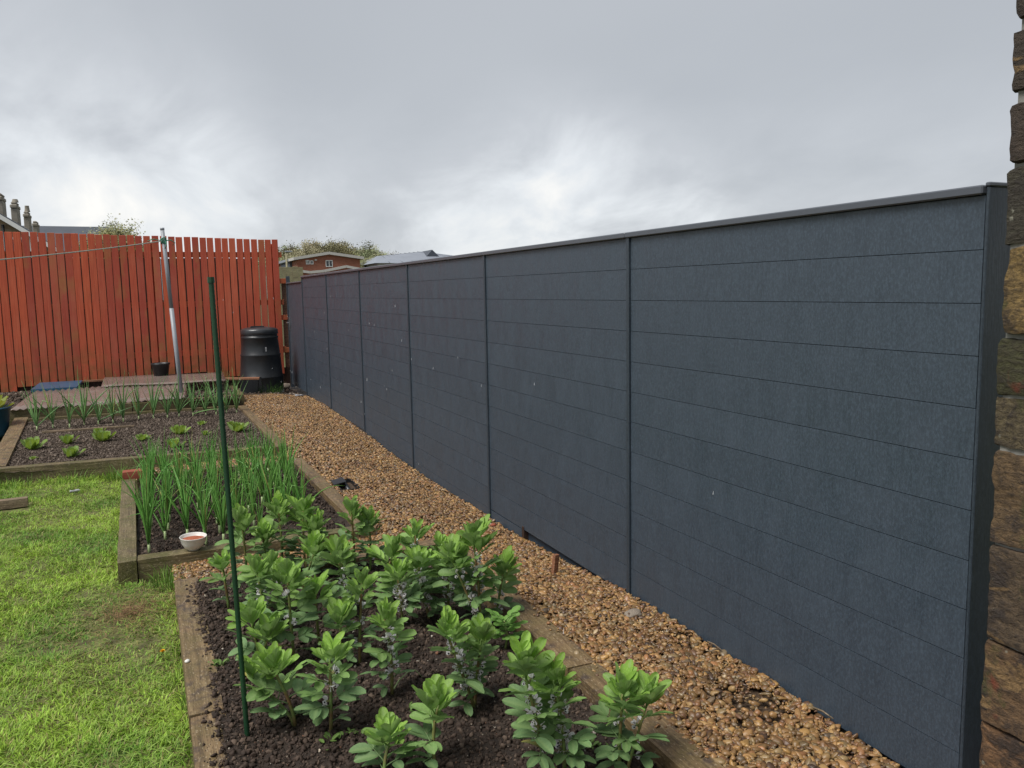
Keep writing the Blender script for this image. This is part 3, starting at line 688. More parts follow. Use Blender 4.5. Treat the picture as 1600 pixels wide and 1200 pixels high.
# ================================================================== GREY FENCE
FX = 2.136; PY0 = 1.522; PP = 1.84327; BH = 0.15; NP = 6
def fz(i): return 1.80+0.0064*i          # fence head rises a touch with distance
M['groove'] = Mat('shadow_groove', 0.9, 0.1, (0.018, 0.022, 0.028)).m
fence = thing('composite_fence', 'long dark grey horizontal board fence running along the gravel strip', 'fence', (FX, PY0, 0))
bd = {}
def board_me(Lb, hb):
    k = (round(Lb, 3), round(hb, 3))
    if k not in bd:
        bm = bmesh.new(); v, f = box_vf(0, 0.022, 0, Lb, 0, hb); vs = [bm.verts.new(p) for p in v]
        for q in f: bm.faces.new([vs[i] for i in q])
        v2, f2 = box_vf(0.007, 0.016, 0.0, Lb, hb-0.004, hb+0.007); vs = [bm.verts.new(p) for p in v2]
        for q in f2: bm.faces.new([vs[i] for i in q]).material_index = 1
        me = bpy.data.meshes.new('board'); bm.to_mesh(me); bm.free(); me.materials.append(M['board']); me.materials.append(M['groove']); bd[k] = me
    return bd[k]
for i in range(NP):
    y0 = PP*i+0.004; ln = PP-0.033
    tilt = math.atan2(0.0064, PP)
    for r_ in range(12):
        o = obj('board', board_me(ln, BH-0.0021), fence, (rnd.uniform(0, 0.0012), y0, fz(i)-BH*(r_+1)), (tilt, 0, 0))
    if i in (2, 3): obj('board', board_me(ln, BH-0.0021), fence, (0.0, y0, fz(i)-BH*13), (tilt, 0, 0))
obj('kicker_board', board_me(0.52, BH-0.002), fence, (0.0, PP*2-0.55, fz(1)-BH*13))
obj('gravel_board', board_me(3.1, 0.11), fence, (0.030, 0.02, -0.09))
obj('kicker_block', box_me('kicker_block', 0.05, 0.03, 0.10, M['darktimber'], 0.003), fence, (0.02, PP*2-0.575, -0.07))
pm = box_me('post', 0.060, 0.025, 2.15, M['post'], 0.002)
for i in range(NP+1):
    dx = 0.020
    if i == 0: continue
    obj('post', pm, fence, (dx, PP*i-0.0125, fz(i)-2.145+0.002))
obj('end_post', box_me('end_post', 0.12, 0.010, 2.25, M['post'], 0.002), fence, (0.055, -0.006, fz(0)-2.23))
for i in range(NP):
    a = fz(i); me = box_me('cap_rail', 0.060, PP-0.004, 0.026, M['cap'], 0.004)
    obj('cap_rail', me, fence, (0.012, PP*i+PP/2, a+0.0035), (math.atan2(0.0064, PP), 0, 0))
obj('post_cap', box_me('post_cap', 0.125, 0.016, 0.012, M['cap'], 0.003), fence, (0.055, -0.006, fz(0)+0.021))

# ---- gate at the far end
gy0 = PY0+PP*NP
gate = thing('garden_gate', 'narrow dark grey gate with steel lever handle at the far end of the fence', 'gate', (FX, gy0, 0))
for k in range(12):
    obj('board', board_me(0.118, 1.70), gate, (0.004, 0.012+k*0.120, 0.065))
obj('gate_frame', box_me('gate_frame', 0.06, 0.05, 1.90, M['post'], 0.003), gate, (0.02, 1.485, 0.0))
obj('cap_rail', box_me('cap_rail', 0.05, 1.50, 0.02, M['cap'], 0.003), gate, (0.01, 0.75, 1.77))
hb = MB(); hb.box(-0.012, 0, -0.018, 0.018, -0.11, 0.11); hb.tube([(-0.01, 0, 0.02), (-0.055, 0, 0.02)], [0.009, 0.009], 8); hb.tube([(-0.055, 0.0, 0.02), (-0.055, -0.12, 0.016)], [0.010, 0.008], 8)
obj('lever_handle', hb.me('lever_handle', M['chrome']), gate, (0.0, 1.36, 1.10))

# ================================================================== STONE WALL (near right)
wall = thing('stone_wall', 'old weathered sandstone wall of rough blocks at the right edge', 'wall', (1.95, 1.345, 0))
rows = [(-0.12, 0.15, 0), (0.158, 0.395, 0), (0.402, 0.622, 1), (0.628, 0.882, 2), (0.888, 1.130, 3), (1.138, 1.266, 4), (1.272, 1.418, 5), (1.428, 1.643, 6), (1.648, 1.838, 7),
        (1.848, 1.993, 8), (2.018, 2.162, 9), (2.186, 2.42, 8), (2.432, 2.66, 2), (2.672, 2.86, 7), (2.875, 3.10, 8), (3.11, 3.34, 7)]
scol = [(0.36, 0.21, 0.11), (0.25, 0.16, 0.09), (0.20, 0.15, 0.10), (0.26, 0.18, 0.10), (0.20, 0.17, 0.10), (0.10, 0.11, 0.05), (0.38, 0.27, 0.11), (0.09, 0.09, 0.07), (0.10, 0.08, 0.068), (0.09, 0.075, 0.062)]
ed = [0.0, 0.0, -0.002, -0.004, 0.0, 0.004, 0.008, -0.010, 0.001, 0.003, 0.004, 0.0, 0.003, 0.004, 0.003, 0.0]
for q, (z0, z1, ci) in enumerate(rows):
    yy0 = 0.0+ed[q]
    lens = [rnd.uniform(0.22, 0.42) for _ in range(9)]
    for k, ln in enumerate(lens):
        me = rough_block('stone', 0.34, ln-0.012, z1-z0, M['stone'], 0.006, 10.0, 0.016 if k < 2 else 0.05, 0.007, q*10+k+1, fine=0.005)
        o = obj('stone', me, wall, (0.17+rnd.uniform(-0.006, 0.006), yy0-ln/2, z0), (0, 0, rnd.uniform(-0.015, 0.015)))
        c = scol[ci] if k == 0 else scol[rnd.randrange(len(scol))]
        o.color = (*c, 1); yy0 -= ln
mb = MB(); mb.box(0.014, 0.32, -2.6, -0.014, -0.1, 3.3)
obj('mortar', mb.me('mortar', M['mortar']), wall)

# ================================================================== RED FENCE
RY = 14.15
def red_top(x): return 2.600-0.0215*(x+1.973)
redf = thing('red_picket_fence', 'tall fence of upright red stained boards across the end of the garden', 'fence', (0, RY, 0))
x = -3.6; k = 0
while x < 2.00:
    wdt = 0.098+rnd.uniform(-0.002, 0.002); gap = rnd.uniform(0.014, 0.024) if x > -0.4 else rnd.uniform(0.008, 0.018)
    zb = float(interp(x, [-3.6, -2.2, 0.45, 0.70, 0.705, 2.0], [0.22, 0.25, 0.335, 0.34, 0.235, 0.24]))
    if -2.15 < x < -2.02: zb -= 0.06
    zt = red_top(x)+rnd.uniform(-0.006, 0.006)
    me = box_me('board', wdt, 0.019, zt-zb, M['red'], 0.0025)
    obj('board', me, redf, (x+wdt/2, rnd.uniform(-0.002, 0.002), zb), (0, rnd.uniform(-0.0025, 0.0025), 0)); x += wdt+gap; k += 1
for z in (0.62, 1.42, 2.22):
    obj('rail', box_me('rail', 5.70, 0.038, 0.09, M['red'], 0.003), redf, (-0.76, 0.030, z))
for xp in (-3.5, -1.7, 0.1, 1.93):
    obj('fence_post', box_me('fence_post', 0.09, 0.09, 2.5, M['red'], 0.004), redf, (xp, 0.095, -0.05))
for z in (1.78, 1.16, 0.60):
    obj('rail_end', box_me('rail_end', 0.20, 0.045, 0.085, M['red'], 0.003), redf, (2.10, 0.03, z))
gp = thing('gate_post', 'weathered wooden gate post with flaking red stain beside the compost bin', 'post', (2.115, RY+0.10, 0))
obj('post', box_me('post', 0.075, 0.075, 1.78, M['redpost'], 0.004), gp, (0, 0, 0.05))
obj('backing_board', box_me('backing_board', 0.16, 0.02, 1.72, M['redpost'], 0.003), gp, (0.10, 0.055, 0.05))
hg = MB(); hg.box(-0.02, 0.06, -0.010, 0, -0.02, 0.02); hg.tube([(0.0, -0.02, 0), (0.05, -0.03, 0)], [0.006, 0.006], 6)
obj('latch_keeper', hg.me('latch_keeper', M['chrome']), gp, (-0.02, -0.06, 1.22))
# dark boarded fence of the neighbouring yard just behind
nb = thing('neighbour_fence', 'dark boarded fence glimpsed through the gaps of the red fence', 'fence', (0, 15.1, 0))
xq = -4.0
while xq < 1.80:
    obj('board', box_me('board', 0.15, 0.02, 2.30+rnd.uniform(-0.01, 0.01), M['darktimber']), nb, (xq, 0, -0.05)); xq += 0.153
obj('gravel_board', box_me('gravel_board', 5.9, 0.03, 0.34, M['darktimber'], 0.002), redf, (-0.65, 0.06, 0.0))

# ================================================================== BROAD BEANS
def leaflet(mb, base, dirx, nrm, Ln, Wd, cup, droop, twist=0.0, mid=None):
    """one obovate leaflet"""
    u = dirx.normalized(); nrm = (nrm-u*nrm.dot(u)).normalized(); s = u.cross(nrm).normalized()
    prof = [(0.0, 0.12), (0.14, 0.60), (0.36, 0.95), (0.62, 1.0), (0.83, 0.82), (0.95, 0.50), (1.0, 0.10)]
    b = len(mb.v); vs = []
    for (t, wv) in prof:
        for k, sd_ in enumerate((-1, -0.5, 0, 0.5, 1)):
            p = base+u*(Ln*t)+s*(sd_*wv*Wd/2)+nrm*(cup*abs(sd_)**1.6*wv*Wd*0.5-droop*Ln*t*t+twist*sd_*t*Wd*0.3+0.012*math.sin(t*17+sd_*3)*abs(sd_)*Ln)
            vs.append(p); mid.append(max(0.0, 1-abs(sd_)*2.2)*0.8)
    f = []
    for i in range(len(prof)-1):
        for k in range(4): f.append((i*5+k, i*5+k+1, (i+1)*5+k+1, (i+1)*5+k))
    mb.add(vs, f)
def bean_leaf(name, pairs, term, cup, droop, seed, spread=0.9):
    """compound leaf along +X, unit length about 1"""
    q = random.Random(seed); mb = MB(); mid = []
    pts = [Vector((t, 0, 0.05*math.sin(t*3)-0.05*t*t)) for t in (0, 0.2, 0.4, 0.55)]
    v, f = tube_vf(pts, [0.022, 0.018, 0.014, 0.008], 4); mb.add(v, f); mid += [0.6]*len(v)
    Z = Vector((0, 0, 1))
    for k in range(pairs):
        t = 0.16+0.36*(k+0.5)/pairs
        for sd_ in (-1, 1):
            tt = t+q.uniform(-0.04, 0.04); a = sd_*(spread*(1.0-0.25*k/max(1, pairs))+q.uniform(-0.15, 0.15))
            d = Vector((math.cos(a), math.sin(a), q.uniform(-0.05, 0.25)))
            nn = Z+Vector((0, -sd_*q.uniform(-0.1, 0.5), 0))
            leaflet(mb, Vector((tt, 0, 0)), d, nn, q.uniform(0.52, 0.66), q.uniform(0.27, 0.33), cup+q.uniform(-0.1, 0.1), droop+q.uniform(-0.08, 0.1), q.uniform(-0.4, 0.4), mid)
    for k in range(term):
        a = (k-(term-1)/2)*0.75+q.uniform(-0.1, 0.1)
        leaflet(mb, Vector((0.52, 0, 0)), Vector((math.cos(a), math.sin(a), q.uniform(0, 0.2))), Z+Vector((0, -0.3*a, 0)), q.uniform(0.52, 0.64), q.uniform(0.25, 0.31), cup, droop, 0, mid)
    me = mb.me(name, M['leaf'], True)
    a = me.attributes.new('mid', 'FLOAT', 'POINT'); a.data.foreach_set('value', np.array(mid, dtype=np.float32)); return me
LOW = [bean_leaf('leaf', 1, 0, 0.25, 0.22, s, 0.7) for s in (1, 2, 3)]
MIDL = [bean_leaf('leaf', 2, 0, 0.25, 0.20, s, 0.95) for s in (4, 5, 6)]+[bean_leaf('leaf', 1, 2, 0.25, 0.2, s, 0.9) for s in (7, 8)]
TOPL = [bean_leaf('leaf', 2, 1, 0.55, -0.05, s, 0.62) for s in (9, 10)]+[bean_leaf('leaf', 2, 0, 0.65, -0.08, s, 0.55) for s in (11, 12)]
def flower_me(seed):
    q = random.Random(seed); mb = MB(); mid = []
    mb.tube([(0, 0, 0), (0.35, 0, 0.03), (0.55, 0, 0.05)], [0.07, 0.10, 0.09], 6, 2)
    Z = Vector((0, 0, 1))
    leaflet(mb, Vector((0.42, 0, 0.10)), Vector((0.55, 0, 0.8)), Vector((-0.8, 0, 0.5)), 0.62, 0.62, 0.35, 0.1, 0, mid)
    for sd_ in (-1, 1):
        leaflet(mb, Vector((0.45, 0.05*sd_, 0.0)), Vector((1, 0.18*sd_, -0.05)), Vector((0, sd_, 0.15)), 0.50, 0.34, 0.2, 0, 0, mid)
        b = len(mb.v)
        c = Vector((0.66, 0.16*sd_, 0.0)); mb.add([c+Vector((math.cos(a)*0.11, 0.02*sd_, math.sin(a)*0.10)) for a in [i*math.pi/4 for i in range(8)]], [tuple(range(8))], 1)
    return mb.me('flower', [M['petal'], M['petaldark'], M['stem']], True)
FL = [flower_me(s) for s in (1, 2)]
def lerp(a, b, t): return tuple(x*(1-t)+y*t for x, y in zip(a, b))
OLD = (0.200, 0.335, 0.140); NEW = (0.285, 0.470, 0.090)
def bean(bx, by, bz, tx, ty, tz, nf, label, seed, size=1.0, twin=False, leaves=10):
    q = random.Random(seed); root = thing('broad_bean_plant', label, 'bean plant', (bx, by, bz), group='broad bean plants in the front bed')
    tops = [(Vector((tx-bx, ty-by, tz-bz)), 1.0)]
    if twin:
        a = q.uniform(0, 6.28); tops.append((tops[0][0]*0.82+Vector((math.cos(a), math.sin(a), 0))*0.11, 0.85))
    for tp, sc in tops:
        H = tp.z; cen = tp*0.5+Vector((q.uniform(-0.02, 0.02), q.uniform(-0.02, 0.02), 0)) + Vector((-tp.x*0.15, -tp.y*0.15, 0))
        def P(t): return cen*(2*t*(1-t))+tp*(t*t)
        pts = [P(t)-Vector((0, 0, 0.02 if t == 0 else 0)) for t in (0, 0.15, 0.3, 0.45, 0.6, 0.75, 0.9, 1.0)]
        obj('stem', tube_me('stem', pts, [0.0068, 0.0065, 0.0062, 0.006, 0.0055, 0.005, 0.0042, 0.003], M['stem'], 4), root)
        nl = max(4, int(leaves*sc)); phi0 = q.uniform(0, 6.28)
        for k in range(nl):
            t = 0.14+0.70*k/(nl-1); c = P(t); phi = phi0+k*math.pi+q.uniform(-0.6, 0.6)
            el = R(6+62*t*t+q.uniform(-12, 14)); s_ = (0.084+0.048*math.sin(min(t*1.25, 1)*math.pi*0.8))*size*q.uniform(0.85, 1.15)
            me = q.choice(LOW) if t < 0.28 else q.choice(MIDL)
            o = obj('leaf', me, root); o.matrix_basis = Matrix.Translation(c) @ Matrix.Rotation(phi, 4, 'Z') @ Matrix.Rotation(-el, 4, 'Y') @ Matrix.Rotation(q.uniform(-0.35, 0.35), 4, 'X') @ Matrix.Scale(s_, 4)
            cc = lerp(OLD, NEW, min(1, max(0, (t-0.35)*1.6+q.uniform(-0.2, 0.2)))); v_ = q.uniform(0.8, 1.2); cc = (0.42, 0.38, 0.10) if (t < 0.35 and q.random() < 0.10) else cc; o.color = (*[x*v_ for x in cc], 1)
            if nf and 0.22 < t < 0.78:
                for j in range(q.choice((2, 3, 4, 5)) if nf > 1 else q.choice((0, 0, 2, 3))):
                    fo = obj('flower', q.choice(FL), root)
                    ph = phi+q.uniform(-1.3, 1.3)
                    fo.matrix_basis = Matrix.Translation(c+Vector((0, 0, q.uniform(-0.005, 0.02)))) @ Matrix.Rotation(ph, 4, 'Z') @ Matrix.Rotation(q.uniform(-0.7, 0.7), 4, 'Y') @ Matrix.Scale(q.uniform(0.026, 0.036), 4)
        nc = 6; ph = q.uniform(0, 6.28)
        for k in range(nc):
            t = 0.80+0.21*k/nc; c = P(min(t, 1.0)); ph += 2.4+q.uniform(-0.3, 0.3)
            el = R(38+42*k/nc+q.uniform(-16, 12)); s_ = (0.130-0.042*k/nc)*size*q.uniform(0.72, 1.2)*(0.9 if sc < 1 else 1)
            o = obj('leaf', q.choice(TOPL), root); o.matrix_basis = Matrix.Translation(c) @ Matrix.Rotation(ph, 4, 'Z') @ Matrix.Rotation(-el, 4, 'Y') @ Matrix.Scale(s_, 4)
            v_ = q.uniform(0.9, 1.2); o.color = (*[x*v_ for x in lerp(NEW, (0.36, 0.58, 0.10), k/nc)], 1)
    return root
# (base px, base py, top px, top py, flowers, size, twin, label)
B = [
 (517, 1147, 517, 1028, 1, 0.85, False, 'small broad bean plant with spaced leaf pairs right of the green stake foot'),
 (462, 1135, 425, 1045, 0, 1.0, True, 'leaning broad bean plant beside the foot of the green stake'),
 (612, 1083, 597, 960, 2, 0.85, False, 'broad bean plant with pinkish flowers in the open middle of the bed'),
 (682, 1212, 688, 1105, 0, 0.95, False, 'bright green broad bean plant rising from the bottom edge of the picture'),
 (602, 1225, 612, 1160, 0, 0.9, False, 'low broad bean plant cut by the bottom edge, left of the brightest one'),
 (743, 1103, 697, 985, 2, 0.9, False, 'broad bean plant leaning left with yellowish crown, in front of the flowering clump'),
 (742, 1098, 752, 995, 1, 0.8, False, 'broad bean plant with a narrow pointed yellow-green shoot near the potato plant'),
 (853, 1215, 812, 1030, 2, 1.0, False, 'large leaning broad bean plant with very broad crown leaves near the right sleeper'),
 (882, 1218, 870, 1065, 3, 0.85, True, 'broad bean plant thick with white and black flowers in the near right of the bed'),
 (968, 1197, 972, 1078, 1, 0.95, False, 'left one of two broad bean plants pressed together against the right sleeper'),
 (978, 1200, 1008, 1085, 1, 0.95, False, 'right one of two broad bean plants pressed together, leaning over the right sleeper'),
 (412, 1050, 392, 968, 0, 1.0, True, 'broad bean plant directly behind the green stake at half its height'),
 (530, 1040, 530, 965, 0, 0.9, False, 'broad bean plant with a star shaped crown behind the small front plant'),
 (562, 1035, 566, 908, 1, 0.75, False, 'slender broad bean plant with a bare straight stem in the middle of the bed'),
 (500, 1010, 493, 925, 0, 1.0, False, 'bushy broad bean plant between the star crowned plant and the slender one'),
 (460, 1035, 450, 902, 1, 1.0, False, 'broad bean plant with tall pale stem right of the green stake'),
 (410, 985, 400, 888, 1, 1.0, True, 'grey-green broad bean plant touching the green stake on its right'),
 (358, 957, 347, 880, 0, 0.85, False, 'small broad bean plant left of the green stake near the far left corner'),
 (628, 978, 618, 895, 2, 0.9, False, 'broad bean plant with flowers low on its stem, right of the slender plant'),
 (672, 968, 655, 880, 3, 1.0, False, 'broad bean plant with white flower whorls left of the tallest plant'),
 (752, 975, 738, 838, 3, 1.15, True, 'tallest broad bean plant with a column of white flowers by the right sleeper'),
 (778, 962, 788, 890, 1, 1.0, False, 'broad bean plant with drooping grey leaves right of the tallest one'),
 (700, 965, 700, 880, 2, 1.0, False, 'dense dark broad bean plant immediately left of the tallest one'),
 (540, 960, 528, 870, 1, 1.0, False, 'broad bean plant in the middle row behind the bushy one'),
 (590, 945, 612, 866, 1, 1.0, False, 'broad bean plant in the middle row with a tilted bright crown'),
 (470, 935, 492, 858, 0, 1.0, False, 'broad bean plant in the middle row left of centre'),
 (650, 930, 648, 830, 2, 0.95, False, 'broad bean plant with dark crown against the gravel, second row from back'),
 (690, 925, 690, 860, 2, 0.9, False, 'broad bean plant behind the flower whorls, near the far right corner'),
 (385, 905, 375, 812, 0, 1.0, False, 'leftmost broad bean plant of the back row, just right of the green stake'),
 (415, 905, 410, 838, 0, 0.9, False, 'low broad bean plant of the back row with pointed crown'),
 (440, 900, 434, 792, 0, 0.95, False, 'upright broad bean plant of the back row before the onion bed'),
 (478, 900, 474, 800, 0, 1.1, True, 'widest broad bean plant of the back row before the onion bed'),
 (500, 892, 492, 848, 0, 0.85, False, 'low grey-green broad bean plant in front of the widest back row plant'),
 (555, 892, 548, 798, 0, 0.95, False, 'tall broad bean plant of the back row in front of the onion bed corner'),
 (578, 890, 577, 815, 1, 0.9, False, 'broad bean plant of the back row standing against the brown gravel'),
 (535, 905, 535, 868, 0, 0.9, False, 'low broad bean plant filling the gap behind the middle row'),
 (445, 960, 425, 895, 1, 1.0, False, 'broad bean plant in the dense left part with a blue-green lower skirt'),
]
for k, (bx, by, tx, ty, nf, size, twin, lab) in enumerate(B):
    b = at(bx, by, z=0.075); t = at(tx, ty, Y=b.y); b.z = float(soil1(np.array([b.x]), np.array([b.y]))[0])
    b.y = min(b.y, 4.26); b.x = min(max(b.x, 0.17), 1.36)
    bean(b.x, b.y, b.z, t.x, b.y+rnd.uniform(-0.03, 0.03), t.z, nf, lab, 300+k, size, twin, leaves=11 if t.z-b.z > 0.25 else 7)

# a bent dry side shoot on the open soil
a_ = at(612, 1078, z=0.08); tag(obj('dry_shoot', tube_me('dry_shoot', [(0, 0, 0), (0.035, 0.015, 0.035), (0.08, 0.03, 0.055), (0.11, 0.055, 0.04), (0.135, 0.04, 0.012)], [0.0035, 0.003, 0.0026, 0.002, 0.0012], M['onionbase'], 5), None, (a_.x, a_.y, 0.07)), 'pale wilted side shoot lying on the open soil of the bean bed', 'shoot')
# potato plant in the bean bed
def round_leaf():
    mb = MB(); mid = []
    mb.tube([(0, 0, 0), (0.3, 0, 0.02), (0.5, 0, 0)], [0.02, 0.018, 0.012], 4); mid += [0.5]*12
    for a, t in ((0, 0.5), (0.9, 0.45), (-0.9, 0.45), (1.0, 0.22), (-1.0, 0.22)):
        leaflet(mb, Vector((t, 0, 0)), Vector((math.cos(a), math.sin(a), 0.1)), Vector((0, -a*0.2, 1)), 0.50 if a == 0 else 0.36, 0.36 if a == 0 else 0.27, 0.12, 0.25, 0, mid)
    me = mb.me('leaf', M['leaf'], True); a = me.attributes.new('mid', 'FLOAT', 'POINT'); a.data.foreach_set('value', np.array(mid, dtype=np.float32)); return me
RL = round_leaf()
b = at(790, 1010, z=0.07); pp = thing('potato_plant', 'potato plant with rounded leaves among the beans by the right sleeper', 'potato plant', (b.x, b.y, 0.06))
obj('stem', tube_me('stem', [(0, 0, 0), (0.01, 0, 0.06), (0.0, 0.01, 0.12)], [0.006, 0.005, 0.004], M['stem'], 5), pp)
for k in range(11):
    o = obj('leaf', RL, pp); o.matrix_basis = Matrix.Translation((0, 0, 0.04+0.008*k)) @ Matrix.Rotation(k*2.4, 4, 'Z') @ Matrix.Rotation(-R(10+k*3.5), 4, 'Y') @ Matrix.Scale(0.105, 4); o.color = (0.20, 0.40, 0.08, 1)

# ================================================================== ONIONS
def onion_leaf(name, seed, curve, kink=0.0, n=7):
    q = random.Random(seed); pts = []; d = 0.0; x = z = y = 0.0; st = 1.0/n
    for i in range(n+1):
        pts.append((x, y, z)); d += curve/n*(1+i/n); 
        if kink and i == int(n*0.6): d += kink
        x += math.sin(d)*st; z += math.cos(d)*st; y += q.uniform(-0.012, 0.012)
    rad = [0.0125*(0.75+0.5*math.sin(math.pi*min(1, i/n*1.1+0.15)))*(1-(i/n)**2.5*0.93) for i in range(n+1)]
    return tube_me(name, pts, rad, M['tube'], 5)
OL = [onion_leaf('leaf', s, c, k) for s, c, k in ((1, 0.05, 0), (2, 0.12, 0), (3, 0.22, 0), (4, -0.04, 0), (5, 0.4, 0), (6, 0.15, 1.6), (7, 0.9, 0))]
OB = tube_me('stem', [(0, 0, -0.02), (0, 0, 0.02), (0, 0, 0.055)], [0.009, 0.009, 0.008], M['onionbase'], 6)
def onion(name, cat, x, y, z, hgt, nl, label, seed, group, wide=1.0, thick=1.0, colr=(0.135, 0.350, 0.070)):
    q = random.Random(seed); root = thing(name, label, cat, (x, y, z), group=group); obj('stem', OB, root)
    ph = q.uniform(0, 6.28)
    for k in range(nl):
        ph += 2.4+q.uniform(-0.5, 0.5); t = abs(q.gauss(0, 0.13*wide)) + (q.uniform(0.3, 0.8) if q.random() < 0.06 else 0)
        me = OL[q.choices(range(7), [5, 5, 4, 4, 2, 1.1, 1.2 if wide > 1.3 else 0.5])[0]]; ln = hgt*q.uniform(0.62, 1.05)
        o = obj('leaf', me, root); o.matrix_basis = Matrix.Translation((0, 0, 0.03+0.006*k)) @ Matrix.Rotation(ph, 4, 'Z') @ Matrix.Rotation(t, 4, 'Y') @ Matrix.Diagonal((ln*0+0.55*thick, 0.55*thick, ln, 1)) if False else Matrix.Translation((0, 0, 0.03+0.006*k)) @ Matrix.Rotation(ph, 4, 'Z') @ Matrix.Rotation(t, 4, 'Y') @ Matrix.Scale(ln, 4)
        v_ = q.uniform(0.75, 1.35); c = lerp(colr, (0.27, 0.42, 0.10), q.uniform(0, 0.35)); 
        if q.random() < 0.05: c = (0.38, 0.36, 0.12)
        o.color = (*[a*v_ for a in c], 1)
row_y = [5.02, 5.24, 5.45, 5.66, 5.88, 6.10, 6.34, 6.58, 6.84]
for ri, ry in enumerate(row_y):
    xs = [-0.09+(0.100+0.006*ri/8*2)*k for k in range(10)]
    for k, x_ in enumerate(xs):
        if ri == 0 and k in (1, 2, 7, 8, 9): continue
        x_ += rnd.uniform(-0.02, 0.02)
        lab = '%s onion from the left in the %s onion row behind the white bowl' % (ORD[k], ORD[ri])
        if ri == 0 and k == 0: lab = 'tall fan-like onion plant in the near left corner of the middle bed'
        hg = (0.50 if (ri == 0 and k == 0) else rnd.uniform(0.34, 0.46)) * (0.75 if ri == 0 and k > 5 else 1)
        onion('onion_plant', 'onion plant', x_, ry+rnd.uniform(-0.03, 0.03), 0.08, hg, rnd.choice((7, 8, 9, 10)) if k else 12, lab, 900+ri*20+k, 'onion plants in the middle bed')
LX = [(58, 672), (83, 669), (109, 668), (132, 664), (154, 663), (177, 661), (193, 659), (217, 655), (240, 654), (262, 653), (280, 651), (302, 650), (322, 649), (338, 648), (354, 646), (370, 645)]
for k, (px, py) in enumerate(LX):
    p = at(px, py, z=0.12)
    onion('leek_plant', 'leek plant', p.x, p.y, 0.11, rnd.uniform(0.46, 0.60), rnd.choice((9, 10, 12)), '%s leek plant from the left in the back row of the wide bed' % ORD[k], 1300+k, 'leeks in the back row of the wide bed', 2.1, 1.0, (0.19, 0.36, 0.14))

# ================================================================== LETTUCES
def lettuce_leaf():
    mb = MB(); mid = []; vs = []; f = []
    for i in range(6):
        t = i/5; wv = 0.16+0.42*math.sin(math.pi*min(1, t*0.85+0.05))
        for k in range(7):
            s_ = -1+k/3; vs.append((t, s_*wv*0.55, 0.35*t*t*0.6+0.05*math.sin(k*2.2+i*1.7)*abs(s_)+0.12*abs(s_)*wv)); mid.append(max(0, 1-abs(s_)*3))
    for i in range(5):
        for k in range(6): f.append((i*7+k, i*7+k+1, (i+1)*7+k+1, (i+1)*7+k))
    mb.add(vs, f); me = mb.me('leaf', M['leaf'], True); a = me.attributes.new('mid', 'FLOAT', 'POINT'); a.data.foreach_set('value', np.array(mid, dtype=np.float32)); return me
LL = lettuce_leaf()
LT = [(50, 702, 1.0, 'leftmost lettuce of the wide bed'), (106, 694, 0.85, 'lettuce above the batten-side pair, second from the left'), (112, 714, 0.85, 'lettuce nearest the long mossy sleeper, second column'),
      (160, 690, 1.0, 'largest pale lettuce near the right end of the batten'), (155, 678, 0.6, 'small lettuce tucked behind the largest pale one'), (222, 688, 0.6, 'small yellowish lettuce alone in the middle of the wide bed'),
      (279, 679, 0.9, 'pale lettuce left of the green stake, farther of the two'), (272, 700, 0.8, 'pale lettuce left of the green stake, nearer of the two'),
      (321, 680, 0.45, 'tiny yellow lettuce beside the green stake'), (372, 675, 0.95, 'bright lettuce right of the green stake by the gravel'), (315, 664, 0.45, 'tiny lettuce seedling behind the yellow one'),
      (52, 718, 0.3, 'smallest lettuce seedling near the left of the long mossy sleeper'), (361, 664, 0.4, 'tiny lettuce seedling behind the bright lettuce by the gravel')]
for k, (px, py, s_, lab) in enumerate(LT):
    q = random.Random(1500+k); p = at(px, py, z=0.12); root = thing('lettuce', lab, 'lettuce', (p.x, p.y, 0.115), group='lettuces in the wide bed')
    for j in range(13):
        o = obj('leaf', LL, root); el = R(22+4.6*j+q.uniform(-8, 8)); o.matrix_basis = Matrix.Rotation(j*2.4, 4, 'Z') @ Matrix.Rotation(-el, 4, 'Y') @ Matrix.Rotation(q.uniform(-0.4, 0.4), 4, 'X') @ Matrix.Scale(0.150*s_*(1.05-0.035*j), 4)
        v_ = q.uniform(0.85, 1.2); o.color = (0.30*v_, 0.43*v_, 0.055*v_, 1)
# yellow-green plant in the blue tub at the left edge
tp_ = Vector((-1.80, 10.75, 0.0)); tub = thing('plastic_tub', 'dark blue plastic tub cut by the left edge of the picture', 'tub', tp_)
obj('shell', lathe_me('shell', [(0.0, 0.02), (0.19, 0.02), (0.205, 0.05), (0.25, 0.34), (0.262, 0.34), (0.262, 0.36), (0.240, 0.36), (0.225, 0.30), (0.0, 0.30)], M['blue'], 36), tub)
pl = thing('potted_plant', 'yellow-green leafy plant spreading over the blue tub', 'plant', tp_+Vector((0, 0, 0.30)))
for j in range(16):
    o = obj('leaf', LL, pl); o.matrix_basis = Matrix.Translation((0.08*math.cos(j*2.4), 0.08*math.sin(j*2.4), 0)) @ Matrix.Rotation(j*2.4, 4, 'Z') @ Matrix.Rotation(-R(10+3*j), 4, 'Y') @ Matrix.Scale(0.22, 4); o.color = (0.36, 0.38, 0.05, 1)

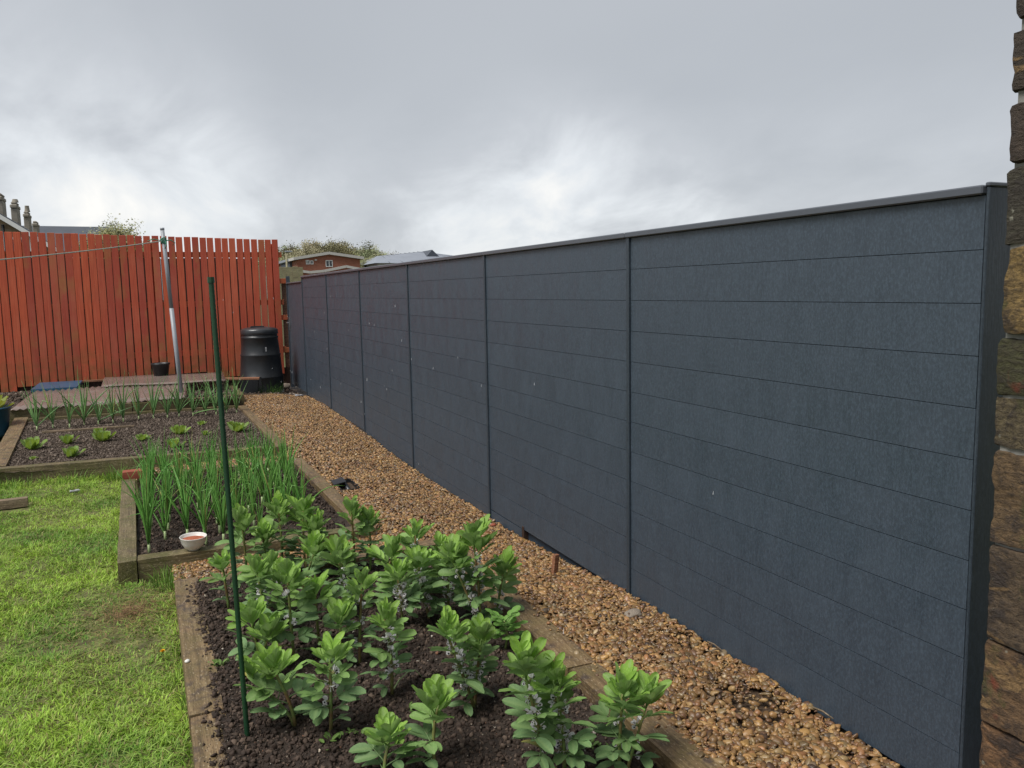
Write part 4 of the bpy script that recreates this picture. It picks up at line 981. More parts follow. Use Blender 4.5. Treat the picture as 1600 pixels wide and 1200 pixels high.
# weeds in the soil
WL = MB(); mid = []
leaflet(WL, Vector((0, 0, 0)), Vector((1, 0, 0.2)), Vector((0, 0, 1)), 1.0, 0.6, 0.2, 0.1, 0, mid); WLm = WL.me('leaf', M['leaf'], True); a = WLm.attributes.new('mid', 'FLOAT', 'POINT'); a.data.foreach_set('value', np.array(mid, dtype=np.float32))
W = [(520, 1165, 'flat round-leaved weed below the small front bean plant'), (555, 1150, 'tiny weed right of the small front bean plant'), (350, 1045, 'tiny weed seedling near the left sleeper'), (335, 1050, 'weed seedling nearest the left sleeper'),
     (465, 1070, 'weed between the leaning bean plant and its neighbour'), (955, 1165, 'weed at the foot of the paired bean plants'), (925, 1165, 'small weed left of the paired bean plants'), (645, 1110, 'tiny weed in the open soil of the bean bed'),
     (1100, 1075, 'small weed in the bare patch of the gravel'), (690, 950, 'weed under the flowering beans')]
for k, (px, py, lab) in enumerate(W):
    q = random.Random(1700+k); p = at(px, py, z=0.07 if px < 1050 else 0.02); s_ = 0.022 if k else 0.03
    zz = float(soil1(np.array([p.x]), np.array([p.y]))[0]) if px < 1050 else 0.03
    root = thing('weed', lab, 'weed', (p.x, p.y, zz+0.003), group='small weeds in the soil')
    for j in range(10):
        o = obj('leaf', WLm, root); o.matrix_basis = Matrix.Translation((q.uniform(-1, 1)*s_, q.uniform(-1, 1)*s_, q.uniform(0, 0.01))) @ Matrix.Rotation(q.uniform(0, 6.3), 4, 'Z') @ Matrix.Rotation(-R(q.uniform(5, 50)), 4, 'Y') @ Matrix.Scale(s_*q.uniform(0.6, 1.1), 4); o.color = (0.17, 0.29, 0.06, 1)

# dandelion
p = at(254, 1018, z=0.045); dd = thing('dandelion', 'single yellow dandelion in the lawn beside the left sleeper', 'flower', (p.x, p.y, 0.0))
obj('stem', tube_me('stem', [(0, 0, 0), (0.002, 0, 0.025), (0, 0, 0.045)], 0.0018, M['stem'], 5), dd)
mb = MB()
for j in range(46):
    a = j*2.4; e = 0.15+1.25*(j/46); l_ = 0.0125*(0.6+0.4*math.cos(e)); d = Vector((math.cos(a)*math.cos(e), math.sin(a)*math.cos(e), math.sin(e))); s_ = Vector((-math.sin(a), math.cos(a), 0))*0.0013
    mb.add([d*0.002-s_, d*0.002+s_, d*l_+s_, d*l_-s_], [(0, 1, 2, 3)])
obj('petals', mb.me('petals', M['yellow']), dd, (0, 0, 0.045))
obj('sepals', lathe_me('sepals', [(0.0, -0.008), (0.004, -0.006), (0.006, 0.001)], M['stem'], 10), dd, (0, 0, 0.045))

# ================================================================== GARDEN OBJECTS
# green stake
b = at(387, 1157, z=0.07); t = at(329.5, 436, Y=2.76)
gs = thing('garden_stake', 'tall thin green plastic coated stake standing in the bean bed', 'garden stake', b)
rel = t-b; pts = []; rad = []
N_ = 200
for i in range(N_+1):
    f_ = i/N_; pts.append(rel*(f_*1.0)-Vector((0, 0, 0.08*(1-f_) if i == 0 else 0))); rad.append(0.0082+(0.0009 if i % 2 else 0))
obj('shaft', tube_me('shaft', pts, rad, M['greenplastic'], 10), gs)
cp = MB(); cp.tube([rel*0.992, rel*1.004], [0.0112, 0.0108], 12); obj('cap', cp.me('cap', M['greenplastic'], False), gs)
# washing line pole
pb = at(283, 612, Y=11.9); pt = at(253.5, 358, Y=11.9)
wp = thing('washing_line_pole', 'leaning grey metal pole holding the washing line near the red fence', 'pole', pb)
rel = pt-pb
obj('lower_tube', tube_me('lower_tube', [rel*-0.08, rel*0.52], 0.0285, M['greypole'], 16), wp)
obj('upper_tube', tube_me('upper_tube', [rel*0.52, rel*1.0], 0.0250, M['greypole'], 16), wp)
obj('end_cap', tube_me('end_cap', [rel*0.995, rel*1.008], 0.0275, M['greypole'], 16), wp)
kn = pb+rel*0.93
wl = thing('washing_line', 'sagging pale washing line knotted to the grey pole', 'rope', kn)
e_ = Vector((-4.2, 4.0, 1.52)); pts = []
for i in range(41):
    f_ = i/40; q_ = kn.lerp(e_, f_); q_.z -= 0.32*4*f_*(1-f_)*0.32; pts.append(q_-kn)
obj('line', tube_me('line', pts, 0.0065, M['rope'], 6), wl)
kb = MB()
for j in range(5):
    z_ = -0.03+j*0.015; ring = [(0.033*math.cos(a), 0.033*math.sin(a), z_+0.012*math.sin(a*2+j)) for a in [i*math.pi/7 for i in range(15)]]; kb.tube(ring, [0.007]*15, 5)
kb.tube([(0.03, -0.02, 0), (0.09, -0.03, 0.01), (0.14, -0.03, -0.03), (0.11, -0.03, -0.06)], [0.007]*4, 5); kb.tube([(-0.03, -0.02, 0), (-0.12, -0.03, 0.02), (-0.20, -0.03, -0.01)], [0.006]*3, 5)
kb.tube([(0.02, -0.03, 0), (0.03, -0.05, -0.06), (0.01, -0.05, -0.11)], [0.006]*3, 5)
obj('knot', kb.me('knot', M['greenrope'], True), wl)
post2 = thing('timber_post', 'timber post outside the left edge carrying the other end of the washing line', 'post', (-4.2, 3.95, 0)); obj('post', box_me('post', 0.09, 0.09, 1.95, M['timber'], 0.005), post2)

# compost bin
bc = Vector((1.575, 13.45, -0.03)); cb_ = thing('compost_bin', 'black ribbed plastic compost bin with lid standing before the red fence', 'compost bin', bc); cb_.scale = (0.95, 0.95, 1.075)
pr = [(0.362, 0.0), (0.366, 0.012), (0.355, 0.03), (0.352, 0.27), (0.358, 0.285), (0.358, 0.295), (0.347, 0.305), (0.325, 0.60), (0.331, 0.612), (0.331, 0.625), (0.320, 0.637), (0.296, 0.86), (0.304, 0.868), (0.304, 0.888), (0.290, 0.895), (0.288, 0.935)]
obj('body', lathe_me('body', pr, M['blackplastic'], 48), cb_)
obj('lid', lathe_me('lid', [(0.302, 0.925), (0.306, 0.93), (0.303, 0.985), (0.285, 1.005), (0.22, 1.022), (0.10, 1.035), (0.0, 1.037)], M['palerplastic'], 48), cb_)
hb = MB(); 
hb.box(-0.11, 0.11, -0.055, -0.035, 1.030, 1.052); hb.box(-0.11, 0.11, 0.035, 0.055, 1.030, 1.052); hb.box(-0.11, -0.09, -0.035, 0.035, 1.03, 1.052); hb.box(0.09, 0.11, -0.035, 0.035, 1.03, 1.052)
obj('lid_handle', hb.me('lid_handle', M['palerplastic']), cb_, (-0.04, -0.06, -0.004))
# hatch: a curved panel with raised frame
def arc_panel(name, a0, a1, z0, z1, r0, r1, th, mat):
    mb = MB(); n_ = 10
    for i in range(n_):
        A, Bq = a0+(a1-a0)*i/n_, a0+(a1-a0)*(i+1)/n_
        v = []
        for aa in (A, Bq):
            for (zz, rr) in ((z0, r0), (z1, r1)):
                for d_ in (0, th): v.append(((rr+d_)*math.cos(aa), (rr+d_)*math.sin(aa), zz))
        mb.add(v, [(1, 5, 7, 3), (0, 2, 6, 4), (2, 3, 7, 6), (0, 4, 5, 1), (0, 1, 3, 2), (4, 6, 7, 5)])
    return mb.me(name, mat)
obj('hatch', arc_panel('hatch', R(-140), R(-98), 0.03, 0.31, 0.350, 0.345, 0.022, M['blackplastic']), cb_)
obj('hatch_rib', arc_panel('hatch_rib', R(-110), R(-107), 0.03, 0.31, 0.366, 0.361, 0.018, M['blackplastic']), cb_)
for a_ in (-78, -62): obj('body_rib', arc_panel('body_rib', R(a_-1), R(a_+1), 0.03, 0.27, 0.350, 0.347, 0.014, M['blackplastic']), cb_)
for dz, a_ in ((0.70, -88), (0.71, -80)): obj('emblem', arc_panel('emblem', R(a_-2.2), R(a_+2.2), dz-0.035, dz+0.03, 0.312, 0.306, 0.006, M['debris'] if a_ == -80 else M['blackplastic']), cb_)
# black bucket
p = Vector((0.085, 13.62, 0.30)); pot = thing('plant_pot', 'empty black plastic pot standing on the sheet against the red fence', 'plant pot', p)
obj('shell', lathe_me('shell', [(0.0, 0.0), (0.095, 0.0), (0.128, 0.235), (0.140, 0.237), (0.142, 0.262), (0.130, 0.264), (0.124, 0.235), (0.092, 0.02), (0.0, 0.02)], M['blackplastic'], 32), pot)
# plastic sheets over the far bed
def corr(name, A, Bc, C_, D_, n_, amp, label):
    """sheet from front edge A-B to back edge D-C with ridges running front to back"""
    o0 = (A+Bc+C_+D_)/4; mb = MB(); v = []
    for j in range(6):
        for i in range(n_+1):
            u = i/n_; w_ = j/5; p = (A.lerp(Bc, u)).lerp(D_.lerp(C_, u), w_); p = p-o0
            p.z += amp*(1 if i % 2 else -1)+0.006*math.sin(u*9+w_*4); v.append(p)
    f = [(j*(n_+1)+i, j*(n_+1)+i+1, (j+1)*(n_+1)+i+1, (j+1)*(n_+1)+i) for j in range(5) for i in range(n_)]
    me = mesh(name, v, f, M['sheet'], True); o = obj(name, me, None, o0)
    md = o.modifiers.new('solid', 'SOLIDIFY'); md.thickness = 0.003
    return tag(o, label, 'plastic sheet', 'plastic sheets on the far bed')
corr('plastic_sheet', Vector((-1.66, 11.36, 0.235)), Vector((0.36, 11.46, 0.235)), Vector((0.42, 12.56, 0.34)), Vector((-1.52, 12.60, 0.34)), 52, 0.010, 'ridged pinkish clear sheet sloping over the front of the far bed')
s2 = corr('plastic_sheet', Vector((-0.70, 12.50, 0.352)), Vector((0.95, 12.40, 0.345)), Vector((1.00, 13.72, 0.36)), Vector((-0.72, 13.85, 0.37)), 12, 0.001, 'flat wet clear sheet reflecting the red fence behind the ridged sheet')
bl = MB(); bl.box(-0.28, 0.28, -0.55, 0.45, -0.04, 0.0); tag(obj('blue_board', bl.me('blue_board', M['blue']), None, (-1.29, 13.20, 0.355)), 'dark blue plastic board lying at the left foot of the red fence', 'board')
tag(obj('timber_batten', rough_block('timber_batten', 0.92, 0.05, 0.022, M['timber'], 0.004, 5, 0.05, 0.004, 31), None, (-0.71, 9.93, 0.125), (0, 0, -0.07)), 'thin pale batten lying on the soil before the leeks', 'batten')
tag(obj('brown_board', rough_block('brown_board', 0.62, 0.22, 0.025, M['brownboard'], 0.004, 5, 0.05, 0.004, 32), None, (1.17, 12.95, 0.30), (0.0, 0.03, -0.15)), 'reddish brown board lying between the bed and compost bin', 'board')
tag(obj('brown_batten', rough_block('brown_batten', 1.7, 0.05, 0.03, M['brownboard'], 0.004, 5, 0.06, 0.004, 33), None, (-0.35, 13.93, 0.30), (0, 0, 0.02)), 'thin reddish batten along the foot of the red fence', 'batten')
tag(obj('timber_offcut', rough_block('timber_offcut', 0.62, 0.075, 0.07, M['timber'], 0.004, 5, 0.04, 0.005, 34), None, (-1.26, 6.99, -0.005), (0, 0, 0.05)), 'short brown timber offcut lying on the lawn at the left', 'timber offcut')
tag(obj('white_scrap', rough_block('white_scrap', 0.07, 0.035, 0.008, M['debris'], 0.008, 30, 0.012, 0.002, 35), None, (at(117, 767, z=0.02)), (0.1, 0, 0.2)), 'scrap of whitish plastic on the grass near the mossy sleeper', 'scrap')
tag(obj('brick', rough_block('brick', 0.215, 0.10, 0.065, M['brick'], 0.002, 20, 0.02, 0.004, 36), None, (-0.185, 7.085, 0.112), (0, 0, -0.02)), 'red brick lying on the corner of the onion bed', 'brick')
bt = MB(); bt.box(0, 0.42, 0, 0.1, 0, 0.015)
# bowl
p = at(301, 857, z=0.121); bo = thing('bowl', 'chipped white bowl of terracotta granules on the onion bed sleeper', 'bowl', (p.x+0.005, 4.825, 0.121), (0.03, 0.02, 0)); bo.scale = (0.84, 0.84, 0.9)
obj('body', lathe_me('body', [(0.0, 0.004), (0.034, 0.0), (0.038, 0.006), (0.060, 0.022), (0.078, 0.050), (0.086, 0.085), (0.0885, 0.088), (0.086, 0.090), (0.082, 0.086), (0.073, 0.050), (0.0, 0.045)], M['ceramic'], 48), bo)
obj('filling', mesh('filling', [(0.079*math.cos(a)*s_, 0.079*math.sin(a)*s_, 0.068+0.006*vv) for s_, vv in ((1, 0), (0.6, 1), (0.25, 1.3)) for a in [i*math.pi/12 for i in range(24)]]+[(0, 0, 0.076)],
    [(i+24*r_, (i+1) % 24+24*r_, (i+1) % 24+24*(r_+1), i+24*(r_+1)) for r_ in range(2) for i in range(24)]+[(48+i, 48+(i+1) % 24, 72) for i in range(24)], M['terracotta'], True), bo)
# sunken drain with black pipe
dr = thing('drain_box', 'black plastic gutter outlet sunk in the gravel beside the onion bed', 'drain', (1.325, 6.22, 0.0))
mb = MB(); mb.box(-0.075, -0.069, -0.17, 0.17, -0.14, 0.07); mb.box(0.069, 0.075, -0.17, 0.17, -0.14, 0.07); mb.box(-0.069, 0.069, -0.17, -0.164, -0.14, 0.066); mb.box(-0.069, 0.069, 0.164, 0.17, -0.14, 0.072); mb.box(-0.069, 0.069, -0.164, 0.164, -0.14, -0.13)
obj('box_wall', mb.me('box_wall', M['blackplastic']), dr)
obj('pipe', tube_me('pipe', [(-0.01, 0.16, 0.078), (0.0, 0.02, 0.055), (0.015, -0.13, 0.01)], 0.017, M['palerplastic'], 12), dr)
fl_ = MB(); fl_.add([(-0.105, -0.05, 0.085), (0.0, -0.02, 0.095), (0.01, 0.17, 0.088), (-0.09, 0.15, 0.078), (-0.105, -0.05, 0.079), (0.0, -0.02, 0.089), (0.01, 0.17, 0.082), (-0.09, 0.15, 0.072)], [(0, 1, 2, 3), (7, 6, 5, 4), (0, 4, 5, 1), (1, 5, 6, 2), (2, 6, 7, 3), (3, 7, 4, 0)])
obj('flap', fl_.me('flap', M['blackplastic']), dr)
# brown peg in the gravel
p = at(865, 895, z=0.01); tag(obj('wooden_peg', rough_block('wooden_peg', 0.034, 0.022, 0.155, M['brownboard'], 0.002, 12, 0.02, 0.003, 37), None, (p.x, p.y, -0.04), (0.05, 0.10, 0.3)), 'short reddish brown wooden peg standing in the gravel near the fence', 'peg')
# rubble and litter at the end of the gravel
for k, (px, py, s_, sz_, lab) in enumerate([(462, 592, 0.20, 0.08, 'pale lump of rubble at the foot of the gate'), (455, 602, 0.26, 0.06, 'largest flat rubble stone between compost bin and fence'), (470, 603, 0.18, 0.10, 'rubble stone tight against the end of the fence'), (446, 598, 0.16, 0.06, 'brown rubble stone next to the compost bin'), (438, 588, 0.20, 0.10, 'dark block under the gate post')]):
    p = at(px, py, z=0.03); me = ico('rubble_stone', 3, 0.35, 1.3, 40+k, (1, 0.8, 0.5)); me.materials.append(M['rubble'])
    tag(obj('rubble_stone', me, None, (min(p.x, 2.02), p.y, 0.04), (0, 0, k), (s_*0.5, s_*0.45, sz_)), lab, 'stone', 'rubble stones by the gate')
p = at(471, 606, z=0.07)
tag(obj('plastic_litter', rough_block('plastic_litter', 0.12, 0.05, 0.02, M['debris'], 0.02, 25, 0.015, 0.003, 38), None, (1.98, 12.35, 0.055), (0.1, 0.1, 0.3)), 'crumpled grey and white litter on the gravel near the gate', 'litter')
p = at(989, 963, z=0.03); me = ico('flat_stone', 3, 0.3, 1.3, 61, (1, 0.7, 0.25)); me.materials.append(M['rubble']); tag(obj('flat_stone', me, None, (p.x, p.y, 0.045), (0, 0.05, 0.4), (0.055, 0.05, 0.055)), 'flat grey-brown stone lying among the gravel near the fence', 'stone')
p = at(771, 827, z=0.0); me = ico('brick_chip', 2, 0.4, 1.3, 62, (1, 0.7, 0.5)); me.materials.append(M['brick']); tag(obj('brick_chip', me, None, (p.x, p.y, 0.03), (0, 0, 0), (0.022, 0.022, 0.022)), 'small orange brick chip in the gravel by the fence', 'brick chip')
p = at(293, 1036, z=0.1); me = ico('white_pebble', 2, 0.2, 1.0, 63, (1, 0.8, 0.6)); me.materials.append(M['ceramic']); tag(obj('white_pebble', me, None, (p.x, p.y, 0.108), (0, 0, 0.5), (0.0115, 0.0115, 0.0115)), 'small white pebble on the left sleeper of the bean bed', 'pebble')
for k, (pxs, lab) in enumerate([(((1115, 1000), (1131, 1015)), 'thin pale stick lying against the fence'), (((1270, 1105), (1302, 1123)), 'dry brown twig at the foot of the fence'), (((1108, 1018), (1131, 1014)), 'short pinkish stick crossing the pale one')]):
    a_ = at(*pxs[0], z=0.035); b_ = at(*pxs[1], z=0.035); a_.x = min(a_.x, 2.11); b_.x = min(b_.x, 2.11); c = (a_+b_)/2
    tag(obj('twig', tube_me('twig', [a_-c, Vector((0, 0, 0.006)), b_-c], [0.004, 0.0035, 0.002], M['timber'], 5), None, c), lab, 'twig')

# ================================================================== BACKGROUND
def far_tree(seed, H, spread, leafy):
    """returns trunk and crown meshes of a thin spring tree"""
    q = random.Random(seed); tr = MB(); cr_ = MB()
    def grow(p, d, ln, rad, dep):
        n_ = 3; pts = [p]; dd_ = d.copy()
        for i in range(n_):
            dd_ = (dd_+Vector((q.uniform(-1, 1), q.uniform(-1, 1), q.uniform(-0.3, 0.6)))*0.16).normalized(); pts.append(pts[-1]+dd_*ln/n_)
        rr = [rad*(1-0.35*i/n_) for i in range(n_+1)]
        (tr if dep < 3 else cr_).tube(pts, rr, 4 if dep < 3 else 3, 0, False)
        if dep >= 4:
            for _ in range(leafy):
                c = pts[q.randint(1, n_)]+Vector((q.gauss(0, 1), q.gauss(0, 1), q.gauss(0, 1)))*0.20*H/8
                s_ = q.uniform(0.03, 0.075)*H/8; a = Vector((q.uniform(-1, 1), q.uniform(-1, 1), q.uniform(-1, 1))).normalized()*s_; b2 = a.orthogonal().normalized()*s_
                cr_.add([c-a, c+b2, c+a, c-b2], [(0, 1, 2, 3)], 1)
            return
        kids = q.choice((3, 4)) if dep > 0 else 6
        for k in range(kids):
            t = q.uniform(0.45, 1.0) if dep > 0 else q.uniform(0.5, 1.0); j = min(n_-1, int(t*n_)); pp_ = pts[j].lerp(pts[j+1], t*n_-j)
            az = q.uniform(0, 6.28); sp = spread*q.uniform(0.6, 1.3); side = Vector((math.cos(az), math.sin(az), 0))
            nd = (dd_*1.0+side*sp).normalized(); grow(pp_, nd, ln*q.uniform(0.58, 0.78), rad*0.55, dep+1)
    grow(Vector((0, 0, 0)), Vector((0, 0, 1)), H*0.36, H*0.016, 0)
    zm = max(v[2] for v in cr_.v); k_ = H/zm
    for b_ in (tr, cr_): b_.v = [(v[0]*k_, v[1]*k_, v[2]*k_) for v in b_.v]
    return tr.me('trunk', M['bark'], True), cr_.me('crown', [M['bark'], M['foliage']])
TV = [far_tree(s, 8.0, sp, lf) for s, sp, lf in ((1, 0.5, 30), (2, 0.45, 26), (3, 0.45, 30), (4, 0.6, 32))]
def tree(x, y, H, v, label, col, group='trees on the skyline behind the brick building', rot=0.0):
    root = thing('tree', label, 'tree', (x, y, -0.16), (0, 0, rot), group); s_ = H/8.0
    obj('trunk', TV[v][0], root, scale=(s_, s_, s_)); c = obj('crown', TV[v][1], root, scale=(s_, s_, s_)); c.color = (*col, 1); return root
q = random.Random(77)
xs = [436+k*14.0 for k in range(14)]
for k, px in enumerate(xs):
    Y = 150+q.uniform(-8, 12); topy = float(interp(px, [430, 470, 520, 560, 590, 620, 650], [384, 379, 377, 385, 388, 393, 398]))+q.uniform(-3, 3)
    t = at(px, topy, Y=Y); tree(t.x, Y, (t.z+0.16)*1.06, k % 4, '%s tree from the left in the line behind the brick building' % ORD[k], (0.28+q.uniform(-0.04, 0.06), 0.28+q.uniform(-0.03, 0.05), 0.15), rot=q.uniform(0, 6))
for k, px in enumerate([445, 472, 500, 530, 556, 578, 598]):
    Y = 128+q.uniform(-4, 4); t = at(px, 394+q.uniform(-3, 4), Y=Y); tree(t.x, Y, t.z+0.16, (k+1) % 4, '%s lower greener tree from the left just behind the brick building' % ORD[k], (0.24, 0.27, 0.11), rot=q.uniform(0, 6))
t = at(188, 331, Y=60); tree(t.x, 60, t.z+0.16, 1, 'lone bushy spring tree rising over the red fence at the left', (0.30, 0.36, 0.22), group=None, rot=1.0)
t = at(165, 352, Y=56); tree(t.x, 56, t.z+0.3, 3, 'lower yellow-green bush at the left foot of the lone tree', (0.26, 0.26, 0.06), group=None, rot=2.0)

def window(parent, x0, x1, z0, z1, y, mat_f, t=0.10, cols=2):
    fr = MB(); w_ = x1-x0; h_ = z1-z0
    fr.box(0, w_, 0, t, 0, 0.09); fr.box(0, w_, 0, t, h_-0.09, h_); fr.box(0, 0.09, 0.001, t-0.001, 0.09, h_-0.09); fr.box(w_-0.09, w_, 0.001, t-0.001, 0.09, h_-0.09)
    for c in range(1, cols): fr.box(w_*c/cols-0.04, w_*c/cols+0.04, 0.002, t-0.002, 0.09, h_-0.09)
    fo = obj('window', fr.me('window', mat_f), parent, (x0, y, z0))
    pn = MB(); pn.box(0.09, w_-0.09, 0.045, 0.055, 0.09, h_-0.09); obj('pane', pn.me('pane', M['glass']), fo)
# brick building with low gable
Y = 105.0; A = at(464, 402, Y=Y); Cc = at(513, 393.5, Y=Y); D = at(562, 401, Y=Y); x0, xm, x1 = A.x, Cc.x, D.x
bb = thing('brick_building', 'long red brick building with low pale-edged gable beyond the fence', 'building', (x0, Y, -0.16))
W_ = x1-x0; xm_ = xm-x0; hA, hC, hD = A.z+0.16-0.35, Cc.z+0.16-0.35, D.z+0.16-0.35
dp = 26.0
v = [(0, 0, 0), (W_, 0, 0), (W_, 0, hD), (xm_, 0, hC), (0, 0, hA), (0, dp, 0), (W_, dp, 0), (W_, dp, hD), (xm_, dp, hC), (0, dp, hA)]
obj('wall', mesh('wall', v, [(0, 1, 2, 3, 4), (9, 8, 7, 6, 5), (0, 4, 9, 5), (1, 6, 7, 2)], M['brickwall']), bb)
rf = MB(); th = 0.35
for (xa, za, xb, zb) in ((-0.5, hA-0.02, xm_, hC+0.01), (xm_, hC+0.01, W_+0.5, hD-0.02)):
    vv = [(xa, -0.4, za), (xb, -0.4, zb), (xb, dp+.4, zb), (xa, dp+.4, za)]; vv += [(a, b, c+th) for a, b, c in vv]; rf.add(vv, [(0, 3, 2, 1), (4, 5, 6, 7), (0, 1, 5, 4), (1, 2, 6, 5), (2, 3, 7, 6), (3, 0, 4, 7)])
obj('roof', rf.me('roof', M['fascia']), bb)
def bx(px, py): p = at(px, py, Y=Y); return p.x-x0, p.z+0.16
for (a, b2, c, d, n_) in ((478, 483.5, 413, 406.5, 2), (485, 489.5, 413, 407, 1), (509, 519.5, 417, 406.5, 2)):
    xa, zb = bx(a, c); xb, zt = bx(b2, d); window(bb, xa, xb, zb, zt, -0.06, M['whitepaint'], 0.12, n_)
xa, zb = bx(493, 407); obj('lamp', box_me('lamp', 0.3, 0.15, 0.12, M['whitepaint']), bb, (xa, -0.09, zb))
# glazed wing at its left
A = at(452, 404, Y=Y+4); Bq = at(463.5, 402, Y=Y+4)
gw = thing('glazed_annexe', 'small grey annexe with tall white window left of the brick building', 'building', (A.x, Y+4, -0.16))
obj('wall', box_me('wall', Bq.x-A.x, 8, A.z-0.2, M['slate']), gw, ((Bq.x-A.x)/2, 4.0, 0)); obj('roof', box_me('roof', Bq.x-A.x+0.5, 8.4, 0.3, M['metalroof']), gw, ((Bq.x-A.x)/2, 4.0, A.z-0.2))
window(gw, 0.45, 1.0, A.z-2.6, A.z-0.5, -0.11, M['whitepaint'], 0.1, 1)
# low brick outbuilding with pale coping in front
Y2 = 42.0; pts_ = [at(px, py, Y=Y2) for px, py in ((451, 419), (484, 423.5), (506, 421.5), (541, 414.5), (576, 421))]
ob = thing('garden_wall', 'low brick wall with wavy pale coping showing over the fence', 'wall', (pts_[0].x, Y2, -0.16)); o0 = pts_[0]
for i in range(4):
    a, b2 = pts_[i], pts_[i+1]; xa, xb = a.x-o0.x, b2.x-o0.x; za, zb = a.z+0.16, b2.z+0.16
    vv = [(xa, 0, 0), (xb, 0, 0), (xb, 0, zb-0.13), (xa, 0, za-0.13), (xa, 0.25, 0), (xb, 0.25, 0), (xb, 0.25, zb-0.13), (xa, 0.25, za-0.13)]
    obj('wall_section', mesh('wall_section', vv, [(0, 1, 2, 3), (5, 4, 7, 6), (4, 0, 3, 7), (1, 5, 6, 2)], M['brickwall']), ob)
    vv = [(xa, -0.06, za-0.13), (xb-0.01, -0.06, zb-0.13), (xb-0.01, -0.06, zb), (xa, -0.06, za), (xa, 0.31, za-0.13), (xb-0.01, 0.31, zb-0.13), (xb-0.01, 0.31, zb), (xa, 0.31, za)]
    obj('coping', mesh('coping', vv, [(0, 1, 2, 3), (5, 4, 7, 6), (4, 0, 3, 7), (1, 5, 6, 2), (3, 2, 6, 7), (4, 5, 1, 0)], M['fascia']), ob)
# pale timber fence behind the gate
A = at(432, 416, Y=24); Bq = at(452, 419, Y=24); pf = thing('pale_fence', 'short stretch of pale greenish timber fence behind the gate', 'fence', (A.x-1.2, 24, -0.16))
for k in range(13): obj('board', box_me('board', 0.145, 0.022, A.z+0.14+rnd.uniform(-0.015, 0.015), M['larch'], 0.002), pf, (0.07+0.15*k, 0, 0))
obj('rail', box_me('rail', 2.0, 0.05, 0.09, M['larch']), pf, (1.0, 0.04, 1.4))
# lamp column between
A = at(447, 393, Y=70); lp = thing('lamp_post', 'slim street lamp beside the annexe of the brick building', 'street lamp', (A.x, 70, -0.16)); obj('column', tube_me('column', [(0, 0, 0), (0, 0, A.z+0.1)], [0.12, 0.07], M['larch'], 8), lp); obj('lamp_head', box_me('lamp_head', 0.6, 0.22, 0.12, M['greypole'], 0.02), lp, (0.2, 0, A.z+0.1))
# hipped grey roof building
Y3 = 118.0
rp = [at(px, py, Y=Y3) for px, py in ((586, 411), (611, 396), (690, 387.5), (722, 399), (740, 405))]
hb_ = thing('hipped_roof_hall', 'large hall with pale grey hipped metal roof seen above the fence', 'building', (rp[0].x, Y3, -0.16)); o0 = rp[0]
def q3(p, dy=0.0, dz=0.0): return (p.x-o0.x, dy, p.z+0.16+dz)
e0 = q3(rp[0]); ex = rp[4].x-o0.x+6
obj('wall', mesh('wall', [(0.5, 0.5, 0), (ex, 0.5, 0), (ex, 0.5, e0[2]), (0.5, 0.5, e0[2]), (0.5, 20, 0), (ex, 20, 0), (ex, 20, e0[2]), (0.5, 20, e0[2])], [(0, 1, 2, 3), (4, 0, 3, 7), (1, 5, 6, 2), (5, 4, 7, 6)], M['fascia']), hb_)
r1 = q3(rp[1], 8); r2 = q3(rp[2], 10); r3 = q3(rp[2], 10); mid_ = (q3(rp[1])[0]+3.2, 8, q3(rp[1])[2]+0.15)
E0 = (0, 0, e0[2]); E1 = (ex+0.8, 0, e0[2]); E2 = (ex+0.8, 20.5, e0[2]); E3 = (0, 20.5, e0[2])
obj('roof', mesh('roof', [E0, E1, E2, E3, r1, r2], [(0, 1, 5, 4), (1, 2, 5), (2, 3, 4, 5), (3, 0, 4), (3, 2, 1, 0)], M['metalroof']), hb_)
obj('ridge_vent', mesh('ridge_vent', [(r2[0]-1.1, 5.5, r2[2]-1.5), (r2[0]+2.0, 5.5, r2[2]-1.5), (r2[0]+0.3, 5.4, r2[2]+0.05), (r2[0]-1.1, 10, r2[2]-1.5), (r2[0]+2.0, 10, r2[2]-1.5), (r2[0]+0.3, 10.5, r2[2]+0.05)], [(0, 1, 2), (5, 4, 3), (0, 2, 5, 3), (1, 4, 5, 2)], M['slate']), hb_)
for k in range(9):
    t_ = (k+1)/10; a = Vector(E0).lerp(Vector(E1), t_); b2 = Vector(r1).lerp(Vector(r2), t_); mb = MB(); mb.tube([a+Vector((0, 0, 0.03)), b2+Vector((0, 0, 0.03))], [0.05, 0.05], 4); obj('roof_seam', mb.me('roof_seam', M['slate']), hb_)
window(hb_, 3.0, 6.0, 1.2, 2.6, 0.38, M['whitepaint'])
# stone house at the far left: gable with white verge
Y4 = 38.0; V0 = at(-24, 316, Y=Y4); V1 = at(60, 366, Y=Y4)
slope = (V0.z-V1.z)/(V1.x-V0.x)
ap = Vector((V0.x-0.4, Y4, V0.z+0.4*slope)); hx = V1.x-ap.x; eaves = V1.z-1.0; hx2 = hx+1.0/slope
sh = thing('stone_house', 'sandstone house with white painted gable edge at the far left', 'house', (ap.x, Y4, -0.16))
za = ap.z+0.16-0.22; ze = eaves+0.16-0.22
obj('wall', mesh('wall', [(-hx2, 0, 0), (hx2, 0, 0), (hx2, 0, ze), (0, 0, za), (-hx2, 0, ze), (-hx2, 9, 0), (hx2, 9, 0), (hx2, 9, ze), (0, 9, za), (-hx2, 9, ze)], [(0, 1, 2, 3, 4), (9, 8, 7, 6, 5), (1, 6, 7, 2), (0, 4, 9, 5)], M['stonehouse']), sh)
